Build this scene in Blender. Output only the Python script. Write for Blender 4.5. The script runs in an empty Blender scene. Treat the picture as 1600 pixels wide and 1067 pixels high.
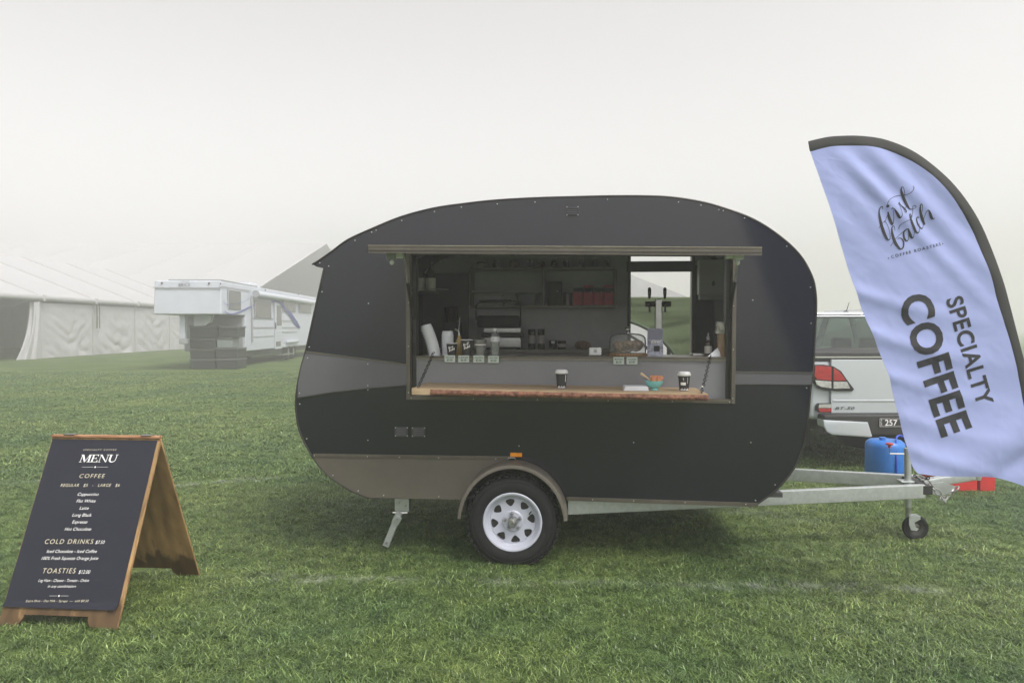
import bpy, bmesh, math, random
import numpy as np
from mathutils import Vector, Matrix, noise

random.seed(7)
S = bpy.context.scene
COL = S.collection
R = math.radians
FPX = 1156.0                      # focal length in pixels of the 1600-wide photograph
CAM = Vector((0.0, 0.0, 1.57))
PITCH = math.atan((533.5 - 511.0) / FPX)

# ------------------------------------------------------------------ camera
cd = bpy.data.cameras.new('camera')
cd.sensor_width = 36.0
cd.lens = FPX / 1600.0 * 36.0
cd.clip_start = 0.05
cd.clip_end = 3000
cam = bpy.data.objects.new('camera', cd)
COL.objects.link(cam)
cam.location = CAM
cam.rotation_euler = (math.pi / 2 - PITCH, 0, 0)
S.camera = cam

# ------------------------------------------------------------------ sky, sun, exposure
SUN_AZ, SUN_EL = R(135), R(56)      # azimuth from +Y towards +X
w = bpy.data.worlds.new('World')
S.world = w
w.use_nodes = True
nt = w.node_tree
nt.nodes.clear()
sky = nt.nodes.new('ShaderNodeTexSky')
sky.sky_type = 'NISHITA'
sky.sun_disc = False
sky.sun_elevation = SUN_EL
sky.sun_rotation = SUN_AZ
sky.air_density = 1.0
sky.dust_density = 3.0
sky.ozone_density = 1.0
hs = nt.nodes.new('ShaderNodeHueSaturation')
hs.inputs['Saturation'].default_value = 0.06
bg = nt.nodes.new('ShaderNodeBackground')
bg.inputs["Strength"].default_value = 0.10
wo = nt.nodes.new('ShaderNodeOutputWorld')
nt.links.new(sky.outputs[0], hs.inputs['Color'])
tint = nt.nodes.new('ShaderNodeMix')
tint.data_type = 'RGBA'; tint.blend_type = 'MULTIPLY'
tint.inputs['Factor'].default_value = 1.0
tint.inputs['B'].default_value = (1.0, 0.978, 0.962, 1)
nt.links.new(hs.outputs[0], tint.inputs['A'])
nt.links.new(tint.outputs['Result'], bg.inputs['Color'])
nt.links.new(bg.outputs[0], wo.inputs['Surface'])
sd = bpy.data.lights.new('sun', 'SUN')
sd.energy = 1.3
sd.angle = R(25)
sd.color = (1.0, 0.95, 0.88)
sun = bpy.data.objects.new('sun', sd)
COL.objects.link(sun)
sdir = Vector((math.sin(SUN_AZ) * math.cos(SUN_EL), math.cos(SUN_AZ) * math.cos(SUN_EL), math.sin(SUN_EL)))
sun.rotation_euler = (-sdir).to_track_quat('-Z', 'Y').to_euler()
sun.location = sdir * 60
S.view_settings.view_transform = 'Standard'
S.view_settings.look = 'None'
S.view_settings.gamma = 1.0
S.view_settings.use_curve_mapping = False
S.view_settings.exposure = 1.30
S.render.engine = 'CYCLES'
cy = S.cycles
cy.use_denoising = True
cy.max_bounces = 8
cy.diffuse_bounces = 2
cy.glossy_bounces = 3
cy.transmission_bounces = 6
cy.transparent_max_bounces = 12
cy.volume_bounces = 2
cy.use_adaptive_sampling = True
cy.adaptive_threshold = 0.02
cy.sample_clamp_indirect = 6.0
cy.caustics_reflective = False
cy.caustics_refractive = False

# ------------------------------------------------------------------ helpers: rays and frames
CP, SP = math.cos(PITCH), math.sin(PITCH)
def ray(px, py):
    x = (px - 800.0) / FPX
    u = (533.5 - py) / FPX
    return Vector((x, CP + u * SP, u * CP - SP))
def at(px, py, Y):
    d = ray(px, py)
    return CAM + d * (Y / d.y)
def on_plane(px, py, p, n):
    d = ray(px, py)
    return CAM + d * ((p - CAM).dot(n) / d.dot(n))
CUR = Matrix.Identity(4)          # frame in which meshes are being written
class frame:
    def __init__(s, m): s.m = m
    def __enter__(s):
        global CUR
        s.old = CUR; CUR = s.m
    def __exit__(s, *a):
        global CUR
        CUR = s.old
TR = Matrix.Translation((0, 5.0, 0)) @ Matrix.Rotation(-math.atan(0.08), 4, 'Z')   # coffee trailer: x along, y inwards
TRI = TR.inverted()
def L(px, py, d=0.0):             # a point of the trailer frame, d metres behind its near side
    o = TRI @ CAM
    r = TRI.to_3x3() @ ray(px, py)
    return o + r * ((d - o.y) / r.y)

# ------------------------------------------------------------------ helpers: materials
def nd(nt, t, **kw):
    n = nt.nodes.new(t)
    for k, v in kw.items(): setattr(n, k, v)
    return n
def mat(name, col, rough=0.5, metal=0.0, var=0.12, scale=6.0, bump=0.0, bscale=60.0, spec=0.5, coat=0.0, col2=None, stretch=None, rvar=0.1, sheen=0.0):
    m = bpy.data.materials.new(name)
    m.use_nodes = True
    nt = m.node_tree
    b = nt.nodes['Principled BSDF']
    b.inputs['Metallic'].default_value = metal
    b.inputs['Specular IOR Level'].default_value = spec
    b.inputs['Coat Weight'].default_value = coat
    b.inputs['Coat Roughness'].default_value = 0.06
    tc = nd(nt, 'ShaderNodeTexCoord')
    mp = nd(nt, 'ShaderNodeMapping')
    if stretch: mp.inputs['Scale'].default_value = stretch
    nt.links.new(tc.outputs['Object'], mp.inputs['Vector'])
    n1 = nd(nt, 'ShaderNodeTexNoise')
    n1.inputs['Scale'].default_value = scale
    n1.inputs['Detail'].default_value = 6
    n1.inputs['Roughness'].default_value = 0.65
    nt.links.new(mp.outputs[0], n1.inputs['Vector'])
    rp = nd(nt, 'ShaderNodeValToRGB')
    c = Vector(col[:3])
    a = c * (1 - var)
    z = Vector(col2[:3]) if col2 else c * (1 + var)
    rp.color_ramp.elements[0].position = 0.32
    rp.color_ramp.elements[1].position = 0.68
    rp.color_ramp.elements[0].color = (*a, 1)
    rp.color_ramp.elements[1].color = (*z, 1)
    nt.links.new(n1.outputs['Fac'], rp.inputs[0])
    nt.links.new(rp.outputs[0], b.inputs['Base Color'])
    mr = nd(nt, 'ShaderNodeMapRange')
    mr.inputs['To Min'].default_value = max(0.02, rough * (1 - rvar))
    mr.inputs['To Max'].default_value = min(1, rough * (1 + rvar))
    nt.links.new(n1.outputs['Fac'], mr.inputs['Value'])
    nt.links.new(mr.outputs[0], b.inputs['Roughness'])
    if bump:
        n2 = nd(nt, 'ShaderNodeTexNoise')
        n2.inputs['Scale'].default_value = bscale
        n2.inputs['Detail'].default_value = 3
        nt.links.new(mp.outputs[0], n2.inputs['Vector'])
        bp = nd(nt, 'ShaderNodeBump')
        bp.inputs['Strength'].default_value = bump
        bp.inputs['Distance'].default_value = 0.01
        nt.links.new(n2.outputs['Fac'], bp.inputs['Height'])
        nt.links.new(bp.outputs[0], b.inputs['Normal'])
    return m
def glass(name, tint, opacity, rough=0.02, milk=0.0, ior=1.5):
    m = bpy.data.materials.new(name)
    m.use_nodes = True
    nt = m.node_tree
    nt.nodes.clear()
    o = nd(nt, 'ShaderNodeOutputMaterial')
    t = nd(nt, 'ShaderNodeBsdfTransparent'); t.inputs[0].default_value = (*tint, 1)
    g = nd(nt, 'ShaderNodeBsdfGlossy'); g.inputs['Roughness'].default_value = rough
    f = nd(nt, 'ShaderNodeFresnel'); f.inputs['IOR'].default_value = ior
    ad = nd(nt, 'ShaderNodeMath', operation='ADD'); ad.inputs[1].default_value = opacity; ad.use_clamp = True
    mx = nd(nt, 'ShaderNodeMixShader')
    nt.links.new(f.outputs[0], ad.inputs[0])
    nt.links.new(ad.outputs[0], mx.inputs[0])
    nt.links.new(t.outputs[0], mx.inputs[1]); nt.links.new(g.outputs[0], mx.inputs[2])
    if milk:
        df = nd(nt, 'ShaderNodeBsdfDiffuse'); df.inputs[0].default_value = (0.75, 0.76, 0.78, 1)
        m2 = nd(nt, 'ShaderNodeMixShader'); m2.inputs[0].default_value = milk
        nt.links.new(mx.outputs[0], m2.inputs[1]); nt.links.new(df.outputs[0], m2.inputs[2]); mx = m2
    nt.links.new(mx.outputs[0], o.inputs[0])
    return m
def cloth(name, col, trans=0.35, bump=0.1, bscale=900.0, var=0.05):
    m = mat(name, col, 0.75, var=var, scale=3.0, bump=bump, bscale=bscale, spec=0.25)
    nt = m.node_tree
    b = nt.nodes['Principled BSDF']; o = nt.nodes['Material Output']
    t = nd(nt, 'ShaderNodeBsdfTranslucent'); t.inputs[0].default_value = (*col, 1)
    mx = nd(nt, 'ShaderNodeMixShader'); mx.inputs[0].default_value = trans
    nt.links.new(b.outputs[0], mx.inputs[1]); nt.links.new(t.outputs[0], mx.inputs[2])
    nt.links.new(mx.outputs[0], o.inputs[0])
    return m
M = {}
M['black_panel'] = mat('black_panel', (0.009, 0.010, 0.017), 0.19, var=0.15, scale=1.2, spec=0.55, rvar=0.10)
M['grey_panel'] = mat('grey_panel', (0.105, 0.105, 0.118), 0.40, var=0.06, scale=3, spec=0.5)
M['taupe_panel'] = mat('taupe_panel', (0.120, 0.107, 0.091), 0.42, var=0.10, scale=4, spec=0.45)
M['taupe_trim'] = mat('taupe_trim', (0.115, 0.102, 0.083), 0.42, metal=0.3, var=0.15, scale=8)
M['dark_trim'] = mat('dark_trim', (0.035, 0.033, 0.030), 0.4, metal=0.3, var=0.2)
M['edge_metal'] = mat('edge_metal', (0.28, 0.25, 0.19), 0.4, metal=0.8, var=0.25, scale=12)
M['shell'] = mat('shell', (0.045, 0.046, 0.050), 0.45, var=0.15)
M['inner_grey'] = mat('inner_grey', (0.58, 0.58, 0.60), 0.5, var=0.06)
M['inner_dark'] = mat('inner_dark', (0.07, 0.071, 0.078), 0.5, var=0.15)
M['counter'] = mat('counter', (0.20, 0.19, 0.165), 0.35, var=0.15, scale=14, spec=0.6)
M['counter_panel'] = mat('counter_panel', (0.215, 0.22, 0.24), 0.45, var=0.05)
M['gal'] = mat('galvanised_steel', (0.50, 0.53, 0.54), 0.42, metal=0.75, var=0.08, scale=30, col2=(0.57, 0.60, 0.60), rvar=0.2)
M['chrome'] = mat('chrome', (0.7, 0.7, 0.7), 0.16, metal=1.0, var=0.1)
M['steel'] = mat('steel', (0.42, 0.42, 0.42), 0.3, metal=0.9, var=0.2)
M['rubber'] = mat('rubber', (0.010, 0.010, 0.013), 0.8, var=0.3, scale=25, bump=0.15, bscale=120, col2=(0.017, 0.017, 0.020), spec=0.3)
M['rim_white'] = mat('rim_white', (0.47, 0.49, 0.58), 0.32, var=0.07, scale=9, spec=0.5)
M['black'] = mat('matt_black', (0.015, 0.015, 0.016), 0.55, var=0.2)
M['black_gloss'] = mat('gloss_black', (0.012, 0.012, 0.014), 0.18, var=0.2)
M['screw'] = mat('screw', (0.62, 0.62, 0.60), 0.4, metal=0.5)
M['amber'] = mat('amber_lens', (0.85, 0.30, 0.01), 0.25, var=0.1, scale=40)
M['vent'] = mat('vent_plastic', (0.045, 0.046, 0.055), 0.35, var=0.1)
M['white_plastic'] = mat('white_plastic', (0.72, 0.73, 0.75), 0.4, var=0.04)
M['grey_plastic'] = mat('grey_plastic', (0.30, 0.31, 0.33), 0.4, var=0.05)
M['paper'] = mat('paper', (0.76, 0.78, 0.84), 0.8, var=0.04, scale=10, bump=0.05)
M['cup_black'] = mat('cup_black', (0.025, 0.025, 0.028), 0.55, var=0.15)
M['print_white'] = mat('print_white', (0.80, 0.80, 0.80), 0.6, var=0.03)
M['print_gold'] = mat('print_gold', (0.62, 0.57, 0.44), 0.6, var=0.05)
M['print_black'] = mat('print_black', (0.012, 0.013, 0.018), 0.7, var=0.2)
M['tag'] = mat('tag_card', (0.52, 0.60, 0.55), 0.6, var=0.04)
M['kraft'] = mat('kraft_paper', (0.32, 0.22, 0.14), 0.8, var=0.2, scale=25, bump=0.3, bscale=30)
M['poly_bag'] = mat('cloudy_plastic', (0.45, 0.44, 0.42), 0.3, var=0.3, scale=25, bump=0.5, bscale=30)
M['bread'] = mat('baked_crust', (0.22, 0.12, 0.06), 0.7, var=0.45, scale=30, bump=0.6, bscale=50, col2=(0.42, 0.30, 0.20))
M['teal'] = mat('teal_ceramic', (0.20, 0.55, 0.54), 0.2, var=0.05)
M['orange_card'] = mat('orange_sachet', (0.72, 0.20, 0.07), 0.5, var=0.25, scale=60, col2=(0.8, 0.42, 0.25))
M['stick_wood'] = mat('stick_wood', (0.62, 0.47, 0.30), 0.6, var=0.1)
M['coffee_red'] = mat('coffee_bag_red', (0.62, 0.08, 0.11), 0.45, var=0.2, scale=25, bump=0.3, bscale=30)
M['label_mid'] = mat('label_mid', (0.55, 0.53, 0.50), 0.6, var=0.2)
M['syrup'] = mat('syrup', (0.35, 0.25, 0.07), 0.25, var=0.1)
M['brown_glass'] = mat('brown_glass', (0.030, 0.020, 0.016), 0.12, var=0.2)
M['clear'] = glass('clear_plastic', (0.95, 0.96, 0.96), 0.04, milk=0.14, ior=1.25)
M['dome'] = glass('dome_glass', (0.97, 0.975, 0.97), 0.0, milk=0.09, ior=1.05)
M['car_glass'] = glass('car_glass', (0.34, 0.42, 0.38), 0.06)
M['far_glass'] = mat('dark_window', (0.12, 0.12, 0.12), 0.15, var=0.1)
M['flyer'] = mat('flyer_print', (0.13, 0.13, 0.22), 0.4, var=0.7, scale=28, col2=(0.50, 0.50, 0.66))
M['car_silver'] = mat('silver_paint', (0.52, 0.56, 0.60), 0.28, metal=0.3, var=0.01, scale=1, coat=0.6, rvar=0.0)
M['red_lens'] = mat('red_lens', (0.34, 0.014, 0.018), 0.12, var=0.35, scale=26, coat=0.8, bump=0.2, bscale=120)
M['clear_lens'] = mat('clear_lens', (0.55, 0.55, 0.55), 0.15, metal=0.4, var=0.3, scale=40, coat=0.8)
M['blue_can'] = mat('blue_plastic', (0.02, 0.15, 0.50), 0.35, var=0.12, scale=8)
M['red_box'] = mat('red_plastic', (0.50, 0.028, 0.03), 0.4, var=0.12, scale=8)
M['red_knob'] = mat('red_knob', (0.45, 0.04, 0.04), 0.4)
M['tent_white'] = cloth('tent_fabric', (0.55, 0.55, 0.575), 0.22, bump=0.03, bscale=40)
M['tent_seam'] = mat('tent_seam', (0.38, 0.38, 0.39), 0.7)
M['fogged_gable'] = cloth('fogged_gable_fabric', (0.86, 0.86, 0.87), 0.15, bump=0.03, bscale=40)  # paler copy of the tent fabric: transmitted light and fog put into the colour
M['fogged_seam'] = mat('fogged_seam', (0.52, 0.52, 0.54), 0.7)  # paler copy of the tent seam, fog fading put into the colour
M['shelf_ply'] = mat('shelf_ply', (0.26, 0.23, 0.19), 0.5, var=0.15)
M['tent_green'] = cloth('green_nylon', (0.125, 0.165, 0.085), 0.40, bump=0.05, bscale=60, var=0.12)
M['green_pipe'] = mat('green_piping', (0.03, 0.05, 0.022), 0.7)
M['rv_white'] = mat('rv_white', (0.50, 0.53, 0.60), 0.35, var=0.04, scale=2)
M['rv_blue'] = mat('rv_blue', (0.16, 0.18, 0.50), 0.4)
M['crate_black'] = mat('crate_black', (0.030, 0.033, 0.033), 0.5, var=0.2)
M['crate_edge'] = mat('crate_edge', (0.085, 0.09, 0.09), 0.5, var=0.1)
M['crate_grey'] = mat('crate_grey', (0.22, 0.25, 0.25), 0.5)
M['flag_blue'] = cloth('flag_fabric', (0.42, 0.48, 0.80), 0.30, bump=0.06, bscale=700, var=0.03)
M['flag_black'] = cloth('sleeve_fabric', (0.045, 0.045, 0.045), 0.1, bump=0.15, bscale=300)
M['poster'] = mat('poster_black', (0.016, 0.017, 0.029), 0.45, var=0.08, scale=3, spec=0.3, bump=0.05, bscale=5)

def wood(name, c1, c2, axis, scale=5.0, rough=0.65, stain=False, fine=9.0, wave=0.35):
    m = bpy.data.materials.new(name); m.use_nodes = True
    nt = m.node_tree; b = nt.nodes['Principled BSDF']
    tc = nd(nt, 'ShaderNodeTexCoord'); mp = nd(nt, 'ShaderNodeMapping')
    sc = [fine, fine, fine]; sc[axis] = 0.9
    mp.inputs['Scale'].default_value = sc
    nt.links.new(tc.outputs['Object'], mp.inputs[0])
    n = nd(nt, 'ShaderNodeTexNoise'); n.inputs['Scale'].default_value = scale; n.inputs['Detail'].default_value = 8; n.inputs['Distortion'].default_value = 0.6
    nt.links.new(mp.outputs[0], n.inputs['Vector'])
    wv = nd(nt, 'ShaderNodeTexWave'); wv.bands_direction = 'XYZ'[(axis + 1) % 3]
    wv.inputs['Scale'].default_value = 0.35 * scale; wv.inputs['Distortion'].default_value = 7; wv.inputs['Detail'].default_value = 3; wv.inputs['Detail Scale'].default_value = 0.8
    nt.links.new(mp.outputs[0], wv.inputs['Vector'])
    ad = nd(nt, 'ShaderNodeMath', operation='MULTIPLY_ADD'); ad.inputs[1].default_value = wave
    nt.links.new(wv.outputs['Fac'], ad.inputs[0]); nt.links.new(n.outputs['Fac'], ad.inputs[2])
    rp = nd(nt, 'ShaderNodeValToRGB')
    rp.color_ramp.elements[0].position = 0.35; rp.color_ramp.elements[1].position = 0.95
    rp.color_ramp.elements[0].color = (*c1, 1); rp.color_ramp.elements[1].color = (*c2, 1)
    nt.links.new(ad.outputs[0], rp.inputs[0])
    out = rp.outputs[0]
    if stain:      # damp rising from the ground: irregular dark tongues at the foot of the board
        ge = nd(nt, 'ShaderNodeNewGeometry'); sx = nd(nt, 'ShaderNodeSeparateXYZ')
        nt.links.new(ge.outputs['Position'], sx.inputs[0])
        n3 = nd(nt, 'ShaderNodeTexNoise'); n3.inputs['Scale'].default_value = 2.4; n3.inputs['Detail'].default_value = 5
        nt.links.new(mp.outputs[0], n3.inputs['Vector'])
        ma = nd(nt, 'ShaderNodeMath', operation='MULTIPLY_ADD'); ma.inputs[1].default_value = 0.55; ma.inputs[2].default_value = -0.10
        nt.links.new(n3.outputs['Fac'], ma.inputs[0])
        lt = nd(nt, 'ShaderNodeMath', operation='SUBTRACT')
        nt.links.new(ma.outputs[0], lt.inputs[0]); nt.links.new(sx.outputs['Z'], lt.inputs[1])
        mr = nd(nt, 'ShaderNodeMapRange'); mr.inputs['From Min'].default_value = -0.02; mr.inputs['From Max'].default_value = 0.05
        nt.links.new(lt.outputs[0], mr.inputs['Value'])
        mx = nd(nt, 'ShaderNodeMix', data_type='RGBA', blend_type='MULTIPLY')
        mx.inputs['B'].default_value = (0.30, 0.27, 0.26, 1)
        nt.links.new(mr.outputs[0], mx.inputs['Factor']); nt.links.new(out, mx.inputs['A'])
        out = mx.outputs['Result']
    nt.links.new(out, b.inputs['Base Color'])
    b.inputs['Roughness'].default_value = rough
    bp = nd(nt, 'ShaderNodeBump'); bp.inputs['Strength'].default_value = 0.25; bp.inputs['Distance'].default_value = 0.003
    nt.links.new(ad.outputs[0], bp.inputs['Height']); nt.links.new(bp.outputs[0], b.inputs['Normal'])
    return m
M['ply'] = wood('plywood', (0.19, 0.115, 0.048), (0.50, 0.315, 0.140), 2, scale=2.2, stain=True, fine=5.0, wave=0.16)
M['ply_edge'] = wood('plywood_edge', (0.20, 0.11, 0.05), (0.50, 0.30, 0.14), 2)
M['slab'] = wood('slab_timber', (0.30, 0.21, 0.12), (0.52, 0.39, 0.25), 0, scale=4)
M['bark'] = mat('bark_edge', (0.16, 0.045, 0.030), 0.75, var=0.6, scale=38, bump=0.9, bscale=60, col2=(0.36, 0.17, 0.11))
M['ridge_wood'] = wood('ridge_timber', (0.24, 0.10, 0.05), (0.50, 0.27, 0.15), 0, scale=6)

# ------------------------------------------------------------------ helpers: meshes
def root_of(o):
    while o.parent: o = o.parent
    return o
def thing(name, label, cat, loc, group=None):
    o = bpy.data.objects.new(name, None)
    COL.objects.link(o)
    o.empty_display_size = 0.1
    o.location = CUR @ Vector(loc)
    o['label'] = label; o['category'] = cat
    if group: o['group'] = group
    return o
def tag(o, label, cat, group=None, kind=None):
    o['label'] = label; o['category'] = cat
    if group: o['group'] = group
    if kind: o['kind'] = kind
    return o
def obj(name, bm, m, parent=None, smooth=30, origin=None):
    me = bpy.data.meshes.new(name)
    bmesh.ops.recalc_face_normals(bm, faces=bm.faces)
    bm.to_mesh(me); bm.free()
    return obj_me(name, me, m, parent, smooth, origin)
def obj_me(name, me, m, parent=None, smooth=30, origin=None):
    me.transform(CUR)
    o = bpy.data.objects.new(name, me)
    COL.objects.link(o)
    if parent:
        me.transform(Matrix.Translation(-root_of(parent).location))
        o.parent = parent
    elif origin is not None:
        c = CUR @ Vector(origin)
        me.transform(Matrix.Translation(-c)); o.location = c
    if m: me.materials.append(M[m] if isinstance(m, str) else m)
    if smooth:
        me.polygons.foreach_set('use_smooth', [True] * len(me.polygons))
        me.set_sharp_from_angle(angle=R(smooth))
        n = len(me.polygons)
        if 20 < n < 400:                     # bevelled boxes and plates: keep their big faces flat
            ar = np.empty(n); me.polygons.foreach_get('area', ar)
            if ar.max() > 12 * np.median(ar):
                md = o.modifiers.new('flat_faces', 'WEIGHTED_NORMAL'); md.keep_sharp = True
    return o
def NB(): return bmesh.new()
def box(bm, x0, x1, y0, y1, z0, z1, bev=0.0, seg=2):
    m = Matrix.Translation(((x0 + x1) / 2, (y0 + y1) / 2, (z0 + z1) / 2)) @ Matrix.Diagonal((abs(x1 - x0), abs(y1 - y0), abs(z1 - z0), 1))
    r = bmesh.ops.create_cube(bm, size=1, matrix=m)
    if bev:
        es = list({e for v in r['verts'] for e in v.link_edges})
        bmesh.ops.bevel(bm, geom=es, offset=bev, segments=seg, affect='EDGES', profile=0.5)
    return bm
def BX(*a, **k): return box(NB(), *a, **k)
def beam(bm, p, q, w, h, bev=0.004, up=Vector((0, 0, 1))):
    p, q = Vector(p), Vector(q)
    d = (q - p); l = d.length; d.normalize()
    s = d.cross(up).normalized(); u = s.cross(d)
    m = Matrix(((d.x, s.x, u.x, (p.x + q.x) / 2), (d.y, s.y, u.y, (p.y + q.y) / 2), (d.z, s.z, u.z, (p.z + q.z) / 2), (0, 0, 0, 1)))
    r = bmesh.ops.create_cube(bm, size=1, matrix=m @ Matrix.Diagonal((l, w, h, 1)))
    if bev:
        bmesh.ops.bevel(bm, geom=list({e for v in r['verts'] for e in v.link_edges}), offset=bev, segments=2, affect='EDGES', profile=0.5)
    return bm
def tube(bm, pts, r, seg=8, cap=True, closed=False):
    pts = [Vector(p) for p in pts]
    n = len(pts); rings = []
    rs = r if isinstance(r, (list, tuple)) else [r] * n
    prev = None
    for i, p in enumerate(pts):
        if closed: t = pts[(i + 1) % n] - pts[i - 1]
        else: t = pts[min(i + 1, n - 1)] - pts[max(i - 1, 0)]
        t.normalize()
        if prev is None:
            a = Vector((0, 0, 1)) if abs(t.z) < 0.9 else Vector((1, 0, 0))
            x = t.cross(a).normalized()
        else:
            x = (prev - t * prev.dot(t)).normalized()
        prev = x; y = t.cross(x)
        rings.append([bm.verts.new(p + (x * math.cos(k * math.tau / seg) + y * math.sin(k * math.tau / seg)) * rs[i]) for k in range(seg)])
    for i in range(n if closed else n - 1):
        a, b = rings[i], rings[(i + 1) % n]
        for k in range(seg):
            bm.faces.new((a[k], a[(k + 1) % seg], b[(k + 1) % seg], b[k]))
    if cap and not closed:
        bm.faces.new(rings[0][::-1]); bm.faces.new(rings[-1])
    return bm
def TB(pts, r, seg=8, **k): return tube(NB(), pts, r, seg, **k)
def lathe(bm, prof, c=(0, 0, 0), axis='Z', seg=24, closed=False):
    """prof: (radius, height) pairs; axis Z, X or Y."""
    c = Vector(c); rings = []
    for r, h in prof:
        if r < 1e-6:
            rings.append([None, h]); continue
        ring = []
        for k in range(seg):
            a = k * math.tau / seg
            x, y = r * math.cos(a), r * math.sin(a)
            v = {'Z': (x, y, h), 'Y': (x, h, y), 'X': (h, x, y)}[axis]
            ring.append(bm.verts.new(c + Vector(v)))
        rings.append(ring)
    def cv(h): return bm.verts.new(c + Vector({'Z': (0, 0, h), 'Y': (0, h, 0), 'X': (h, 0, 0)}[axis]))
    n = len(rings)
    for i in range(n if closed else n - 1):
        a, b = rings[i], rings[(i + 1) % n]
        pa, pb = a[0] is None, b[0] is None
        if pa and pb: continue
        if pa:
            v = cv(a[1])
            for k in range(seg): bm.faces.new((v, b[k], b[(k + 1) % seg]))
        elif pb:
            v = cv(b[1])
            for k in range(seg): bm.faces.new((a[k], a[(k + 1) % seg], v))
        else:
            for k in range(seg): bm.faces.new((a[k], a[(k + 1) % seg], b[(k + 1) % seg], b[k]))
    return bm
def LT(prof, c=(0, 0, 0), **k): return lathe(NB(), prof, c, **k)
def curve_mesh(loops, depth, bevel=0.0):
    """2D loops (outer first, holes after) filled and extruded by depth; lies in XY, centred on z=0."""
    cu = bpy.data.curves.new('tmp', 'CURVE')
    cu.dimensions = '2D'; cu.fill_mode = 'BOTH'
    cu.extrude = depth / 2
    if bevel: cu.bevel_depth = bevel; cu.bevel_resolution = 1; cu.offset = -bevel
    for lp in loops:
        s = cu.splines.new('POLY')
        s.points.add(len(lp) - 1)
        for k, p in enumerate(lp): s.points[k].co = (p[0], p[1], 0, 1)
        s.use_cyclic_u = True
    o = bpy.data.objects.new('tmp', cu)
    me = bpy.data.meshes.new_from_object(o)
    bpy.data.objects.remove(o); bpy.data.curves.remove(cu)
    return me
XZ = Matrix(((1, 0, 0, 0), (0, 0, -1, 0), (0, 1, 0, 0), (0, 0, 0, 1)))     # XY drawing -> XZ plane, its +z towards -y
def plate(name, loops, y0, y1, m, parent=None, bevel=0.0, smooth=30, origin=None):
    me = curve_mesh(loops, (y1 - y0) - 2 * bevel, bevel)
    bm = NB(); bm.from_mesh(me); bpy.data.meshes.remove(me)
    bmesh.ops.remove_doubles(bm, verts=bm.verts, dist=1e-5)
    bm.transform(Matrix.Translation((0, (y0 + y1) / 2, 0)) @ XZ)
    return obj(name, bm, m, parent, smooth, origin)
def pxloop(pts, d=0.0): return [((v := L(x, y, d)).x, v.z) for x, y in pts]
def catmull(pts, n=8, closed=False):
    P = [Vector(p) for p in pts]; out = []
    N = len(P)
    for i in range(N if closed else N - 1):
        if closed: a, b, c, d = P[i - 1], P[i], P[(i + 1) % N], P[(i + 2) % N]
        else: a, b, c, d = P[max(i - 1, 0)], P[i], P[i + 1], P[min(i + 2, N - 1)]
        for k in range(n):
            t = k / n
            out.append(0.5 * ((2 * b) + (c - a) * t + (2 * a - 5 * b + 4 * c - d) * t * t + (3 * b - a - 3 * c + d) * t ** 3))
    if not closed: out.append(P[-1])
    return out
def grid(fn, nu, nv, thick=0.0):
    bm = NB()
    vs = [[bm.verts.new(fn(i / nu, j / nv)) for j in range(nv + 1)] for i in range(nu + 1)]
    for i in range(nu):
        for j in range(nv):
            q = [vs[i][j], vs[i + 1][j], vs[i + 1][j + 1], vs[i][j + 1]]
            try: bm.faces.new(q)
            except ValueError: pass
    if thick:
        bmesh.ops.recalc_face_normals(bm, faces=bm.faces)
        bmesh.ops.solidify(bm, geom=bm.faces[:], thickness=thick)
    return bm
_txt = {}
def text2d(body, shear=0.0, spacing=1.0, off=0.0):
    """Flat text as (verts, faces): x from 0 to 1 along the line, capital height 1; also its aspect (width over cap height)."""
    key = (body, shear, spacing, off)
    if key in _txt: return _txt[key]
    def mk(b):
        cu = bpy.data.curves.new('t', 'FONT'); cu.body = b; cu.size = 1; cu.shear = shear
        cu.space_character = spacing; cu.offset = off; cu.resolution_u = 4; cu.fill_mode = 'FRONT'
        o = bpy.data.objects.new('t', cu)
        me = bpy.data.meshes.new_from_object(o)
        V = [tuple(v.co) for v in me.vertices]; F = [tuple(p.vertices) for p in me.polygons]
        bpy.data.objects.remove(o); bpy.data.curves.remove(cu); bpy.data.meshes.remove(me)
        return V, F
    cap = max(v[1] for v in mk('H')[0])
    V, F = mk(body)
    x0 = min(v[0] for v in V); x1 = max(v[0] for v in V)
    _txt[key] = ([((v[0] - x0) / (x1 - x0), v[1] / cap) for v in V], F, (x1 - x0) / cap)
    return _txt[key]
def text_part(body, p, q, up, m, parent, name='lettering', shear=0.0, spacing=1.0, off=0.0, fn=None, maxe=None):
    """Lettering from p (left end of the baseline) to q (right end), capitals reaching up by vector up."""
    V, F, asp = text2d(body, shear, spacing, off)
    p, q, up = Vector(p), Vector(q), Vector(up)
    bm = NB()
    vs = [bm.verts.new(p + (q - p) * x + up * y) for x, y in V]
    for f in F:
        try: bm.faces.new([vs[i] for i in f])
        except ValueError: pass
    if maxe:
        for _ in range(4):
            es = [e for e in bm.edges if e.calc_length() > maxe]
            if not es: break
            bmesh.ops.subdivide_edges(bm, edges=es, cuts=1)
            bmesh.ops.triangulate(bm, faces=bm.faces[:])
    if fn:
        for v in bm.verts: v.co = fn(v.co)
    return obj(name, bm, m, parent, smooth=0)
def copy_tree(o, loc):
    c = o.copy(); COL.objects.link(c); c.location = loc
    for ch in o.children:
        d = ch.copy(); COL.objects.link(d); d.parent = c
        for g in ch.children:
            e = g.copy(); COL.objects.link(e); e.parent = d
    return c

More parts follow.
